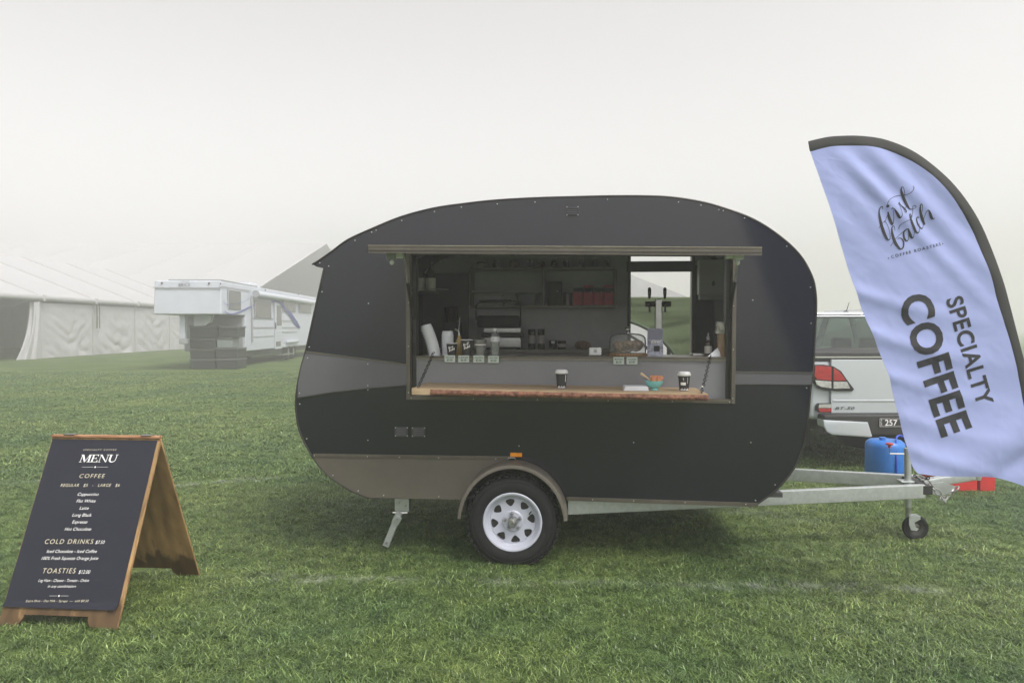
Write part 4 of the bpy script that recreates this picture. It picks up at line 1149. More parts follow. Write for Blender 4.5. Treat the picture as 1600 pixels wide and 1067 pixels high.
    t = thing('towel_dispenser', 'grey paper towel dispenser with a drop mark on the wall inside the trailer', 'dispenser', ((A_.x + B_.x) / 2, DD, B_.z))
    obj('cover', BX(A_.x, B_.x, DD, W - 0.086, B_.z + 0.04, A_.z, bev=0.012), mat('dispenser_white', (0.86, 0.86, 0.87), 0.35, var=0.02), t)
    obj('tray', BX(A_.x + 0.012, B_.x - 0.012, DD + 0.015, W - 0.086, B_.z, B_.z + 0.039, bev=0.006), 'white_plastic', t)
    q = L(1115, 444, DD)
    obj('drop_mark', LT([(0, -0.002), (0.016, -0.0015), (0.0165, 0)], (q.x, DD - 0.0012, q.z), axis='Y', seg=18), 'print_black', t)
    plate('drop_mark', [[(q.x - 0.0135, q.z + 0.008), (q.x, q.z + 0.034), (q.x + 0.0135, q.z + 0.008)]], DD - 0.0032, DD - 0.0004, 'print_black', t)
    # right end of the counter: tray, bottle, paper bag, napkins
    p = spot(1092, 0.30)
    tag(obj('drip_tray', BX(p.x - 0.05, p.x + 0.12, 0.24, 0.40, p.z, p.z + 0.016, bev=0.003), 'steel', None, origin=p), 'low grey tray on the counter below the dispenser', 'tray')
    p = spot(1106.5, 0.20)
    t = thing('sauce_bottle', 'small dark bottle with a dropper top at the right end of the counter', 'bottle', p)
    obj('bottle_body', LT([(0, 0), (0.024, 0), (0.026, 0.004), (0.026, 0.085), (0.020, 0.10), (0.010, 0.106), (0.010, 0.115), (0, 0.115)], p, seg=18), 'brown_glass', t)
    obj('label', LT([(0.0264, 0.02), (0.0264, 0.07)], p, seg=18), 'label_mid', t)
    obj('nozzle', LT([(0.013, 0.112), (0.013, 0.130), (0.006, 0.138), (0.004, 0.160), (0, 0.161)], p, seg=14), 'grey_plastic', t)
    p = spot(1129, 0.13)
    t = thing('paper_bag', 'crumpled brown paper bag with cloudy plastic on top by the hatch post', 'bag', p)
    def crumple(c, sx, sy, h0, h1, seed, amp):
        bm = NB(); rows = []
        for i in range(13):
            z = h0 + (h1 - h0) * i / 12; row = []
            for k in range(24):
                a = k * math.tau / 24
                rr = 1 + amp * noise.noise(Vector((math.cos(a) * 2.2, math.sin(a) * 2.2, z * 16 + seed))) + amp * 0.6 * noise.noise(Vector((math.cos(a) * 6, math.sin(a) * 6, z * 40 + seed)))
                cx_ = abs(math.cos(a)) ** 0.6 * math.copysign(1, math.cos(a)); sy_ = abs(math.sin(a)) ** 0.6 * math.copysign(1, math.sin(a))
                row.append(bm.verts.new(c + Vector((cx_ * sx * rr, sy_ * sy * rr, z))))
            rows.append(row)
        for i in range(12):
            for k in range(24): bm.faces.new((rows[i][k], rows[i][(k + 1) % 24], rows[i + 1][(k + 1) % 24], rows[i + 1][k]))
        bm.faces.new(rows[0][::-1]); bm.faces.new(rows[-1])
        return bm
    obj('bag_body', crumple(p, 0.036, 0.03, 0, 0.155, 1.0, 0.22), 'kraft', t, smooth=25)
    obj('plastic_top', crumple(p + Vector((-0.006, 0, 0)), 0.038, 0.03, 0.157, 0.235, 5.0, 0.4), 'poly_bag', t, smooth=25)
    p = spot(1119, 0.06)
    bm = NB(); vs = [bm.verts.new(p + Vector(v)) for v in ((-0.055, 0.0, 0.004), (0.035, 0.03, 0.002), (0.03, 0.06, 0.07), (-0.055, 0.003, 0.0), (0.035, 0.033, 0.0), (0.03, 0.063, 0.069))]
    for f in ((0, 1, 2), (3, 5, 4), (0, 3, 4, 1), (1, 4, 5, 2), (2, 5, 3, 0)): bm.faces.new([vs[i] for i in f])
    tag(obj('paper_napkin', bm, 'paper', None, smooth=0, origin=p), 'folded white paper napkin leaning on the brown paper bag', 'napkin')
    # on the timber shelf
    def sspot(px, d):
        p = L(px, 610, d); p.z = sz(p.x) + 0.0005
        return p
    G2 = 'lidded cups on the timber shelf'
    for px, lb in ((877.5, 'lidded black takeaway cup standing alone near the middle of the timber shelf'), (1069, 'lidded black takeaway cup near the right chain on the timber shelf')):
        q = sspot(px, -0.22)
        t, p = paper_cup(px, -0.22, 0.104, 0.028, 0.038, lb, z=q.z, lid=True, grp=G2)
        bm = NB()
        for k in range(7):
            rr = 0.0286; th = -0.9 + k * 0.28
            tube(bm, [p + Vector((rr * math.sin(th), -rr * math.cos(th), 0.004)), p + Vector(((rr + 0.0012) * math.sin(th + 0.1), -(rr + 0.0012) * math.cos(th + 0.1), 0.012 + 0.006 * (k % 2)))], 0.003, 5)
        obj('printed_mark', bm, 'print_white', t)
        if px > 1000:
            bm = NB()
            for x_, z0_, z1_ in ((0.5, 0.048, 0.088), ):
                pts = [p + Vector(((0.0295 + 0.0085 * z / 0.104 + 0.001) * math.sin(x_), -(0.0295 + 0.0085 * z / 0.104 + 0.001) * math.cos(x_), z)) for z in (z0_, z1_)]
                tube(bm, pts, 0.0012, 4)
            pts = [p + Vector(((0.037) * math.sin(-0.3 + a_), -(0.037) * math.cos(-0.3 + a_), z)) for a_, z in ((0.09, 0.084), (-0.02, 0.082), (0, 0.076), (0.09, 0.073), (0.06, 0.068))]
            tube(bm, pts, 0.0014, 4)
            obj('printed_mark', bm, 'print_white', t)
            me_ = LT([(0.0348, 0.038), (0.0358, 0.056)], p, seg=40)
            bmesh.ops.delete(me_, geom=[f for f in me_.faces if not (-0.016 < (f.calc_center_median() - p).x - (-0.008) < 0.011 and (f.calc_center_median() - p).y < 0)], context='FACES')
            obj('sticker', me_, 'print_white', t)
        else:
            pts = [p + Vector(((0.0385 - 0.003 * (0.09 - z) / 0.05) * math.sin(0.75), -(0.0385 - 0.003 * (0.09 - z) / 0.05) * math.cos(0.75), z)) for z in (0.045, 0.065, 0.088)]
            obj('printed_mark', TB(pts, 0.0022, 5), 'print_white', t)
    p = sspot(1022, -0.20)
    t = thing('sugar_bowl', 'small turquoise footed bowl on the timber shelf', 'bowl', p)
    obj('bowl', LT([(0, 0), (0.026, 0), (0.027, 0.008), (0.024, 0.012), (0.040, 0.022), (0.053, 0.040), (0.058, 0.060), (0.0555, 0.060), (0.050, 0.042), (0.036, 0.026), (0, 0.022)], p, seg=36), 'teal', t, smooth=50)
    rg = random.Random(5)
    for k in range(16):
        a = rg.uniform(-0.3, 1.2); c = p + Vector((-0.012 + 0.052 * (k / 15) + rg.uniform(-.004, .004), rg.uniform(-0.02, 0.02), 0.064))
        bm = BX(-0.010, 0.010, -0.0025, 0.0025, -0.028, 0.028, bev=0.0012, seg=1)
        bm.transform(Matrix.Translation(c) @ Matrix.Rotation(rg.uniform(-0.3, 0.3), 4, 'Z') @ Matrix.Rotation((k / 15 - 0.35) * 0.9 + rg.uniform(-.15, .15), 4, 'Y'))
        tag(obj('sugar_sachet', bm, 'orange_card', None, origin=c), 'orange sugar sachet standing among others in the turquoise bowl', 'sachet', 'sugar sachets in the bowl')
    for k in range(5):
        c = p + Vector((-0.035, -0.012 + 0.007 * k, 0.070))
        bm = BX(-0.062, 0.045, -0.0055, 0.0055, -0.0012, 0.0012)
        bm.transform(Matrix.Translation(c) @ Matrix.Rotation(R(32 + 4 * (k % 3)), 4, 'Y') @ Matrix.Rotation(0.5 * k, 4, 'X'))
        tag(obj('stirrer', bm, 'stick_wood', None, origin=c), 'pale wooden stirrer fanned out at the left of the turquoise bowl', 'stirrer', 'wooden stirrers in the bowl')
    p = sspot(993, -0.23)
    t = thing('napkin_pile', 'low pile of white paper napkins left of the turquoise bowl', 'napkins', p)
    for k in range(4):
        bm = BX(-0.079 + 0.002 * k, 0.078 - 0.003 * k, -0.07, 0.07, 0, 0.0065, bev=0.0018, seg=1)
        bm.transform(Matrix.Translation(p + Vector((0, 0, 0.007 * k))) @ Matrix.Rotation(0.02 * (k - 1.5), 4, 'Z'))
        obj('napkin', bm, 'paper', t)
    # ---- back bench and shelves
    def bspot(px, d): p = L(px, 540, d); p.z = zb0 + 0.0005; return p
    p = bspot(777, 1.50)
    t = thing('sandwich_press', 'black and steel sandwich press with a tall wire handle on the back bench', 'sandwich press', p)
    xl, xr = L(745, 530, 1.45).x, L(814, 530, 1.45).x
    obj('base', BX(xl + 0.06, xr, 1.42, 1.66, zb0 + 0.012, L(780, 527, 1.42).z, bev=0.008), 'steel', t)
    obj('lower_edge', BX(xl + 0.04, xr + 0.01, 1.41, 1.68, L(780, 526.5, 1.42).z, L(780, 521, 1.42).z, bev=0.004), 'black', t)
    obj('plate_face', BX(xl + 0.06, xr, 1.42, 1.66, L(780, 520, 1.42).z, L(780, 512.5, 1.42).z, bev=0.004), 'steel', t)
    obj('lid', BX(xl, xr - 0.01, 1.44, 1.68, L(780, 511.5, 1.42).z, L(780, 493, 1.42).z, bev=0.02), 'black', t)
    zz = L(780, 471, 1.40).z
    obj('handle', TB([(xl + 0.0, 1.40, zz - 0.16), (xl + 0.0, 1.40, zz - 0.035), (xl + 0.035, 1.40, zz), (xr - 0.04, 1.40, zz), (xr, 1.40, zz - 0.03), (xr + 0.002, 1.40, zz - 0.20)], 0.0055, 8), 'black_gloss', t)
    obj('handle_grip', TB([(xl + 0.03, 1.40, zz + 0.001), (xr - 0.08, 1.40, zz + 0.001)], 0.014, 10), 'black', t)
    for k in range(4):
        obj('foot', LT([(0.012, 0), (0.012, 0.012), (0, 0.012)], (xl + 0.09 if k % 2 else xr - 0.03, 1.45 if k < 2 else 1.62, zb0), seg=10), 'black', t)
    for px, r_, hh, m_, lb in ((831, 0.032, 0.175, 'black', 'tall dark canister with a pale label on the back bench, left of its pair'), (845.5, 0.030, 0.175, 'kraft', 'tall dark red canister on the back bench, right of its pair')):
        p = bspot(px, 1.46)
        t = thing('canister', lb, 'canister', p, 'canisters on the back bench')
        obj('body', LT([(0, 0), (r_, 0), (r_, hh - 0.03), (0, hh - 0.03)], p, seg=18), 'black_gloss' if m_ == 'black' else 'brown_glass', t)
        obj('lid', LT([(r_ + 0.001, hh - 0.03), (r_ + 0.001, hh), (0, hh)], p, seg=18), 'black', t)
        obj('label', LT([(r_ + 0.0008, 0.05), (r_ + 0.0008, 0.12)], p, seg=18), 'label_mid', t)
    for px, r_, hh, lb, m_ in ((864, 0.034, 0.078, 'short black jar with a white mark on the back bench', 'black_gloss'), (878, 0.034, 0.072, 'short dark glass tumbler at the right of the jars on the back bench', 'brown_glass')):
        p = bspot(px, 1.44)
        t = thing('jar', lb, 'jar', p)
        obj('body', LT([(0, 0), (r_, 0), (r_ + 0.002, hh), (r_ - 0.002, hh), (r_ - 0.003, 0.006), (0, 0.006)], p, seg=20), m_, t)
        if px < 870: obj('label', BX(p.x - 0.016, p.x + 0.016, p.y - r_ - 0.004, p.y - r_ + 0.006, p.z + 0.05, p.z + 0.072), 'paper', t)
        else: obj('label', LT([(r_ + 0.0025, 0.02), (r_ + 0.003, 0.05)], p, seg=20), 'label_mid', t)
    p = bspot(911, 1.42)
    tag(pastry('bread_loaf', p + Vector((0, 0, 0.036)), 0.07, 0.05, 0.038, 'brown loaf on the back bench behind the card reader', 0.1, 'bread', None), 'brown loaf on the back bench behind the card reader', 'bread')
    zs = zbm + 0.0005
    for k, px in enumerate((902.5, 919, 935.5, 951.5)):
        p = L(px, 470, 1.58); p.z = zs
        t = thing('coffee_bag', ('leftmost', 'second', 'third', 'rightmost')[k] + ' of four red and black coffee bags on the wall shelf', 'coffee bag', p, 'red coffee bags on the wall shelf')
        def pouch(z0, z1, w0, w1, d0, d1):
            bm = NB(); rows = []
            for i in range(7):
                f = i / 6; rows.append([bm.verts.new(p + Vector((sx * (w0 + (w1 - w0) * f), sy * (d0 + (d1 - d0) * f) * (1 + 0.1 * noise.noise(Vector((sx, sy, i * .7 + k)))), z0 + (z1 - z0) * f))) for sx, sy in ((-1, -1), (0, -1.25), (1, -1), (1, 1), (0, 1.25), (-1, 1))])
            for i in range(6):
                for j in range(6): bm.faces.new((rows[i][j], rows[i][(j + 1) % 6], rows[i + 1][(j + 1) % 6], rows[i + 1][j]))
            bm.faces.new(rows[0][::-1]); bm.faces.new(rows[-1]); return bm
        obj('lower_bag', pouch(0, 0.115, 0.042, 0.042, 0.030, 0.024), 'coffee_red', t, smooth=40)
        obj('upper_bag', pouch(0.1155, 0.155, 0.042, 0.041, 0.024, 0.016), 'black', t, smooth=40)
        obj('fold', pouch(0.1555, 0.175, 0.041, 0.041, 0.016, 0.010), 'coffee_red' if k % 2 else 'label_mid', t, smooth=40)
        obj('valve', LT([(0, -0.033), (0.006, -0.033), (0.007, -0.025)], (p.x + 0.025, p.y, p.z + 0.118), axis='Y', seg=12), 'grey_plastic', t)
    p = L(886.5, 470, 1.56); p.z = zs
    t = thing('tin', 'dark cylindrical tin left of the red coffee bags', 'tin', p)
    obj('body', LT([(0, 0), (0.036, 0), (0.036, 0.095), (0, 0.095)], p, seg=20), 'brown_glass', t); obj('lid', LT([(0.0365, 0.0955), (0.0365, 0.11), (0, 0.11)], p, seg=20), 'black', t)
    A_, B_ = L(856, 440, 1.58), L(878, 475, 1.58)
    t = thing('black_box', 'black box with a small pale dot inside the right half of the wall shelf', 'box', ((A_.x + B_.x) / 2, 1.6, zs))
    obj('body', BX(A_.x, B_.x, 1.57, 1.69, zs, A_.z, bev=0.004), 'black', t); q = L(871, 455, 1.565)
    obj('dot', LT([(0, -0.002), (0.006, -0.001), (0.006, 0.006)], (q.x, 1.57, q.z), axis='Y', seg=10), 'label_mid', t)
    A_, B_ = L(741, 463, 1.57), L(785, 474, 1.57)
    t = thing('carton', 'flat pale carton in the lower left of the wall shelf', 'carton', ((A_.x + B_.x) / 2, 1.6, zs))
    obj('body', BX(A_.x, B_.x, 1.57, 1.69, zs, A_.z, bev=0.003), 'inner_grey', t); obj('lid', BX(A_.x - 0.004, B_.x + 0.004, 1.566, 1.694, A_.z + 0.0005, A_.z + 0.018, bev=0.003), 'label_mid', t)
    p = L(824, 470, 1.60); p.z = zs
    t = thing('plastic_tub', 'clear round plastic tub in the middle of the wall shelf', 'tub', p)
    obj('body', LT([(0, 0), (0.08, 0), (0.105, 0.10), (0.108, 0.104), (0.103, 0.10), (0.078, 0.003), (0, 0.003)], p, seg=26), 'clear', t); obj('lid', LT([(0.108, 0.1045), (0.109, 0.114), (0.09, 0.118), (0, 0.118)], p, seg=26), 'grey_plastic', t)
    zt2 = za + 0.0205
    for k, (px, wd, hh, m_) in enumerate(((752, 0.10, 0.055, 'label_mid'), (775, 0.06, 0.07, 'inner_dark'), (803, 0.09, 0.072, 'kraft'), (828, 0.05, 0.07, 'black'), (846, 0.06, 0.06, 'brown_glass'), (866, 0.05, 0.07, 'black_gloss'), (884, 0.05, 0.075, 'brown_glass'), (908, 0.05, 0.07, 'black'), (930, 0.06, 0.07, 'inner_dark'), (948, 0.05, 0.065, 'brown_glass'))):
        p = L(px, 410, 1.60); p.z = zt2
        nm = ('leftmost', 'second', 'third', 'fourth', 'fifth', 'sixth', 'seventh', 'eighth', 'ninth', 'rightmost')[k]
        t = thing('storage_jar', nm + ' of the dim jars and boxes on top of the wall shelf', 'jar', p, 'jars on top of the wall shelf')
        obj('body', LT([(0, 0), (wd * .5, 0), (wd * .52, hh * .7), (wd * .4, hh * .8), (0, hh * .8)], p, seg=16), m_, t); obj('lid', LT([(wd * .42, hh * .8), (wd * .42, hh), (0, hh)], p, seg=16), 'dark_trim', t)
    # shelf on the left with two labelled bottles
    q0, q1 = L(646, 456, 0.42), L(682, 456, 0.42)
    t = obj('side_shelf', BX(q0.x - 0.04, q1.x + 0.02, 0.36, 0.50, q0.z - 0.012, q0.z, bev=0.002), 'dark_trim', ct)
    obj('shelf_rail', TB([(q0.x - 0.04, 0.352, q0.z + 0.03), (q1.x + 0.10, 0.352, q0.z + 0.012)], 0.0035, 6), 'steel', t)
    for px, lb in ((655.5, 'pale labelled dark bottle on the upper left shelf, nearer the hatch post'), (673, 'pale labelled dark bottle on the upper left shelf, away from the post')):
        p = L(px, 456, 0.43); p.z = q0.z + 0.0005
        b_ = thing('labelled_bottle', lb, 'bottle', p, 'bottles on the upper left shelf')
        obj('body', LT([(0, 0), (0.036, 0), (0.037, 0.005), (0.037, 0.12), (0.028, 0.15), (0.013, 0.175), (0.012, 0.205), (0, 0.205)], p, seg=20), 'brown_glass', b_)
        obj('label', LT([(0.0376, 0.006), (0.0376, 0.10)], p, seg=20), 'label_mid', b_)
        obj('cap', LT([(0.014, 0.2), (0.014, 0.22), (0, 0.22)], p, seg=14), 'black', b_)
    # espresso grinder standing in the dark left corner
    p = bspot(705, 1.45)
    t = thing('coffee_grinder', 'dark coffee grinder in the left corner of the trailer', 'grinder', p)
    obj('body', BX(p.x - 0.07, p.x + 0.07, 1.42, 1.62, zb0, zb0 + 0.24, bev=0.02), 'black', t)
    obj('hopper', LT([(0.05, 0.2405), (0.075, 0.36), (0.07, 0.37), (0, 0.37)], p + Vector((0, 0.06, 0)), seg=20), 'brown_glass', t)
    obj('spout', TB([p + Vector((0, -0.03, 0.16)), p + Vector((0, -0.07, 0.14)), p + Vector((0.01, -0.08, 0.11))], 0.009, 8), 'steel', t)

# ================================================================== menu board
SG = Matrix.Translation((-2.045, 3.79, 0)) @ Matrix.Rotation(R(-5), 4, 'Z')
_tr = at(249.5, 683.5, 4.24)
HB, DB, WB = _tr.z, 0.43, 0.655
SL = math.hypot(HB, DB)
with frame(SG):
    sg = thing('menu_board', 'plywood A frame menu board with a black printed menu on the grass', 'sign', (-WB / 2, DB, 0))
    def face(front):
        s = 1 if front else -1
        y0 = 0 if front else 2 * DB
        z = Vector((0, s * DB, HB)) / SL
        y = Vector((0, HB, -s * DB)) / SL * s          # inwards
        return SG @ Matrix(((1, 0, 0, 0), (0, y.y, z.y, y0), (0, y.z, z.z, 0), (0, 0, 0, 1)))
    def outline(w0, w1):
        o = [(w0, SL), (w0, 0)]
        a, b = w0 + 0.060, w1 - 0.100
        o += [(a - 0.0, 0.0)] + [(a + 0.070 * math.sin(t), 0.066 * (1 - math.cos(t))) for t in [k * math.pi / 2 / 6 for k in range(1, 7)]]
        o += [(b - 0.070 * math.sin(t), 0.066 * (1 - math.cos(t))) for t in [k * math.pi / 2 / 6 for k in range(6, 0, -1)]] + [(b, 0.0)]
        o += [(w1, 0), (w1, SL)]
        return o
FF, FB = face(True), face(False)
with frame(FF): fb = plate('front_board', [outline(-WB, 0)], 0.0, 0.013, 'ply', sg, bevel=0.0008)
with frame(FF): obj('ply_edge', BX(0.0005, 0.0022, 0.001, 0.012, 0.004, SL - 0.004), 'ply_edge', fb)
with frame(FB): bb = plate('rear_board', [outline(-WB, 0)], 0.0, 0.013, 'ply', sg, bevel=0.0008)
with frame(FB): obj('ply_edge', BX(0.0005, 0.0022, 0.001, 0.012, 0.004, SL - 0.004), 'ply_edge', bb)
with frame(SG):
    rt = obj('ridge_strip', BX(-WB, 0.0, DB - 0.016, DB + 0.016, HB + 0.0005, HB + 0.013, bev=0.002), 'ridge_wood', sg)
    for x in (-WB + 0.11, -0.08):
        hg = obj('hinge', BX(x - 0.03, x + 0.03, DB - 0.020, DB + 0.02, HB + 0.0132, HB + 0.0155), 'dark_trim', sg)
        obj('hinge_pin', TB([(x - 0.03, DB, HB + 0.016), (x + 0.03, DB, HB + 0.016)], 0.004, 8), 'steel', hg)
    obj('stay_cord', TB([(-WB + 0.03, 0.17, HB * 0.4), (-WB + 0.03, DB, HB * 0.36), (-WB + 0.03, 2 * DB - 0.17, HB * 0.4)], 0.003, 6), 'black', sg)
PZ0, PZ1, PX0, PX1 = SL * 0.098, SL * 0.992, -WB + 0.004, -0.016
def poster_fn(u, v):
    x = PX0 + (PX1 - PX0) * u; z = PZ0 + (PZ1 - PZ0) * v
    y = -0.0025 - 0.002 * math.sin(v * 9) ** 2 * (1 - v)
    c = max(0, 1 - v / 0.035) * 0.010
    c += max(0, 1 - math.hypot((1 - u) / 0.09, v / 0.05)) * 0.016
    return Vector((x, y - c, z))
with frame(FF):
    ps = obj('poster', grid(poster_fn, 24, 60, 0.001), 'poster', sg, smooth=50)
_pn = (FF.to_3x3() @ Vector((0, -1, 0))).normalized()
_pp = FF @ Vector((0, -0.0062, 0))
def SP_(zx, zy): return on_plane(zx / 3.139, 660 + zy / 3.139, _pp, _pn)
_upv = (FF.to_3x3() @ Vector((0, 0, 1))).normalized()
_mpp = (SP_(400, 500) - SP_(400, 510)).dot(_upv) / 10.0
LINES = [('SPECIALTY COFFEE', 408, 570, 137, 8, 'print_gold', 1.5, .15), ('COFFEE', 388, 512, 271, 20, 'print_gold', 1.25, .12), ('REGULAR   $5   -   LARGE   $6', 296, 585, 314, 15, 'print_gold', 1.15, .15),
         ('Cappuccino', 380, 482, 358, 15, 'print_white', 1, .25), ('Flat White', 374, 467, 391, 15, 'print_white', 1, .25), ('Latte', 389, 434, 426, 15, 'print_white', 1, .25), ('Long Black', 353, 448, 460, 15, 'print_white', 1, .25), ('Espresso', 353, 427, 494, 15, 'print_white', 1, .25), ('Hot Chocolate', 316, 446, 529, 15, 'print_white', 1, .25),
         ('COLD DRINKS', 218, 455, 594, 22, 'print_gold', 1.25, .12), ('$7.50', 467, 511, 594, 16, 'print_white', 1, .2), ('Iced Chocolate - Iced Coffee', 228, 474, 638, 15, 'print_white', 1, .25), ('100% Fresh Squeeze Orange Juice', 202, 480, 672, 15, 'print_white', 1, .25),
         ('TOASTIES', 207, 368, 738, 23, 'print_gold', 1.25, .12), ('$12.00', 384, 440, 740, 16, 'print_white', 1, .2), ('Leg Ham - Cheese - Tomato - Onion', 187, 435, 780, 13, 'print_white', 1, .3), ('in any combination', 233, 371, 808, 12, 'print_white', 1, .3),
         ('Extra Shot - Oat Milk - Syrups  \u2014  add $0.50', 126, 433, 879, 10, 'print_gold', 1.05, .2)]
for tx, a, b, base, cap, m_, sp_, shr in LINES:
    text_part(tx, SP_(a, base), SP_(b, base), _upv * (_mpp * cap), m_, sg, spacing=sp_, shear=shr, off=-0.006 if cap > 18 else -0.004)
# the heading in heavy roman capitals with serifs
def strokes_bm(polys, p, ex, ey):
    bm = NB()
    for poly in polys:
        try: bm.faces.new([bm.verts.new(p + ex * x + ey * y) for x, y in poly])
        except ValueError: pass
    return bm
def serif(x, y, w, t=0.055): return [(x - w / 2, y), (x + w / 2, y), (x + w / 2, y + t), (x - w / 2, y + t)]
def vst(x, w, y0=0.0, y1=1.0): return [(x - w / 2, y0), (x + w / 2, y0), (x + w / 2, y1), (x - w / 2, y1)]
TK, TN = 0.17, 0.055
def letter(ch):
    if ch == 'M': return [vst(.10, TN), vst(1.00, TK), [(.02, 1), (.26, 1), (.66, .12), (.54, .0)], [(.54, 0), (.60, .0), (.98, 1), (.90, 1)], serif(.10, 0, .30), serif(1.0, 0, .40), serif(1.02, .945, .34), serif(.1, .945, .30)], 1.22
    if ch == 'E': return [vst(.16, TK), [(.1, 0), (.74, 0), (.78, .26), (.71, .26), (.64, .06), (.1, .06)], [(.1, 1), (.70, 1), (.72, .78), (.66, .78), (.60, .94), (.1, .94)], [(.2, .47), (.52, .47), (.52, .53), (.2, .53)], vst(.54, .06, .38, .62), serif(.14, 0, .34), serif(.14, .945, .34)], .86
    if ch == 'N': return [vst(.12, TN), vst(.90, TN), [(.0, 1), (.22, 1), (.94, .0), (.84, .0)], serif(.12, 0, .30), serif(.06, .945, .26), serif(.90, .945, .30)], 1.06
    if ch == 'U':
        o = [(.08, 1)] + [(.08, .34)] + [(.47 - .39 * math.cos(t), .34 - .36 * math.sin(t)) for t in [k * math.pi / 10 for k in range(1, 10)]] + [(.86, .34), (.86, 1), (.79, 1), (.79, .36)] + [(.53 + .26 * math.cos(t), .36 - .28 * math.sin(t)) for t in [k * math.pi / 10 for k in range(1, 10)]] + [(.27, .36), (.27, 1)]
        return [o, serif(.175, .945, .38), serif(.825, .945, .28)], .98
hp, hq = SP_(388, 194), SP_(570, 194)
exv = (hq - hp) / (1.22 + .86 + 1.06 + .96 + 0.05)
eyv = _upv * (_mpp * 40) + exv * 0.10
xx = 0.0
for ch in 'MENU':
    polys, adv = letter(ch)
    obj('lettering', strokes_bm(polys, hp + exv * xx, exv, eyv), 'print_white', sg, smooth=0)
    xx += adv
for y_, a, b, c in ((218, 402, 530, 467), (849, 243, 335, 289)):
    bm = NB()
    for s_, e_ in ((a, c - 9), (c + 9, b)):
        beam(bm, SP_(s_, y_), SP_(e_, y_), 0.0012, 0.0012, bev=0)
    cc = SP_(c, y_); ex = (SP_(c + 5, y_) - cc)
    bm.faces.new([bm.verts.new(cc + v) for v in (ex, _upv * ex.length, -ex, -_upv * ex.length)])
    obj('ornament_rule', bm, 'print_white', sg, smooth=0)

# ================================================================== feather flag
YF = 4.0
def fold(px, py):
    """Billow and creases of the cloth, metres towards the viewer."""
    s = (px - 1300) * -0.69 + (py - 250) * 0.72          # across the long diagonal folds
    l = (px - 1300) * 0.72 + (py - 250) * 0.69
    top = max(0.0, min(1.0, (520 - py) / 220))
    d = 0.0
    for c, a, wd in ((-14, 0.026, 13), (-52, 0.022, 16), (22, 0.014, 18), (-95, 0.018, 18), (62, 0.012, 20)):
        cc = c + l * 0.03
        d += a * math.exp(-((s - cc) / wd) ** 2) * top * min(1, (l + 30) / 90)
    # folds swinging in from the left hem lower down
    for y0, a, wd in ((455, 0.014, 12), (520, 0.016, 13), (585, 0.012, 12), (650, 0.010, 13), (705, 0.012, 12)):
        xl = 1330 + (y0 - 440) * 0.37
        t = (px - xl) / 150.0
        if -0.15 < t < 1.6:
            yc = y0 + 55 * t - 14 * t * t
            d += a * math.exp(-((py - yc) / wd) ** 2) * max(0, 1 - t / 1.6) * min(1, (t + 0.15) / 0.2)
    # bottom corner flaring towards the pole
    d += 0.020 * math.exp(-(((px - 1560) * 0.45 + (py - 700) * 0.9) / 32) ** 2)
    d -= 0.012 * math.exp(-(((px - 1575) * 0.6 + (py - 735) * 0.8) / 14) ** 2)
    n = noise.noise(Vector((px * 0.011, py * 0.011, 1.3))) * 0.010 + noise.noise(Vector((px * 0.035 + py * 0.02, py * 0.03, 4.0))) * 0.0022 + abs(noise.noise(Vector((px * 0.05 - py * 0.03, py * 0.055, 7.0)))) * 0.0014
    n += 0.0006 * (1 - abs(noise.noise(Vector((px * 0.030 + py * 0.012, py * 0.050 - px * 0.020, 21.0))))) ** 6
    cr = abs(noise.noise(Vector((px * 0.018, py * 0.024, 12.0))))
    n += 0.0006 * math.exp(-(cr / 0.035) ** 2)
    return d + n
def FP(px, py, off=0.0):
    p = at(px, py, YF)
    p.y -= fold(px, py) + off
    return p
LEFT = [(1266, 237.5), (1272, 256), (1282, 285), (1302, 346), (1327, 425), (1345, 478), (1362, 523), (1385, 580), (1401, 640), (1414, 692), (1424, 728), (1432, 739)]
INNER = [(1266, 237.5), (1286, 232), (1305.6, 229), (1345, 229), (1382, 235), (1424, 254), (1463, 284), (1492, 318), (1518, 360), (1536.5, 407), (1549, 440), (1560, 480), (1577.5, 534), (1594, 601), (1602, 655), (1608, 710), (1611, 764)]
OUTER = [(1263, 221), (1284, 216), (1304, 213), (1345, 212.5), (1386, 219), (1430, 238), (1472, 270), (1502, 302), (1529, 343), (1549.6, 389), (1568, 440), (1579, 480), (1592, 530), (1610, 601), (1620, 655), (1627, 710), (1631, 764)]
def sampler(P):
    C = [Vector((x, y, 0)) for x, y in P]; C = catmull(C, 6)
    acc = [0]
    for a, b in zip(C[:-1], C[1:]): acc.append(acc[-1] + (b - a).length)
    def f(t):
        s = t * acc[-1]
        for k in range(len(C) - 1):
            if s <= acc[k + 1] or k == len(C) - 2:
                return C[k].lerp(C[k + 1], (s - acc[k]) / max(1e-6, acc[k + 1] - acc[k]))
    return f
fl, fi, fo = sampler(LEFT), sampler(INNER), sampler(OUTER)
pole_base = at(1650, 600, YF); pole_base.z = 0
ff = thing('feather_flag', 'lavender blue feather flag with a black sleeve and coffee lettering', 'flag', pole_base)
def cloth_fn(u, v):
    a, b = fl(v), fi(v)
    q = a.lerp(b, u)
    # the lower hem hangs in a shallow curve
    if v > 0.93: q.y += (v - 0.93) / 0.07 * (-8 * math.sin(u * math.pi) + 6 * math.sin(u * math.pi * 2) * 0.6)
    return FP(q.x, q.y)
obj('cloth', grid(cloth_fn, 90, 170, 0.0012), 'flag_blue', ff, smooth=80)
def sleeve_fn(u, v):
    a, b = fi(v), fo(v)
    q = a.lerp(b, (1 - math.cos(u * math.pi)) / 2 if u <= 1 else 0)
    return q
bm = NB(); rows = []
NS = 90
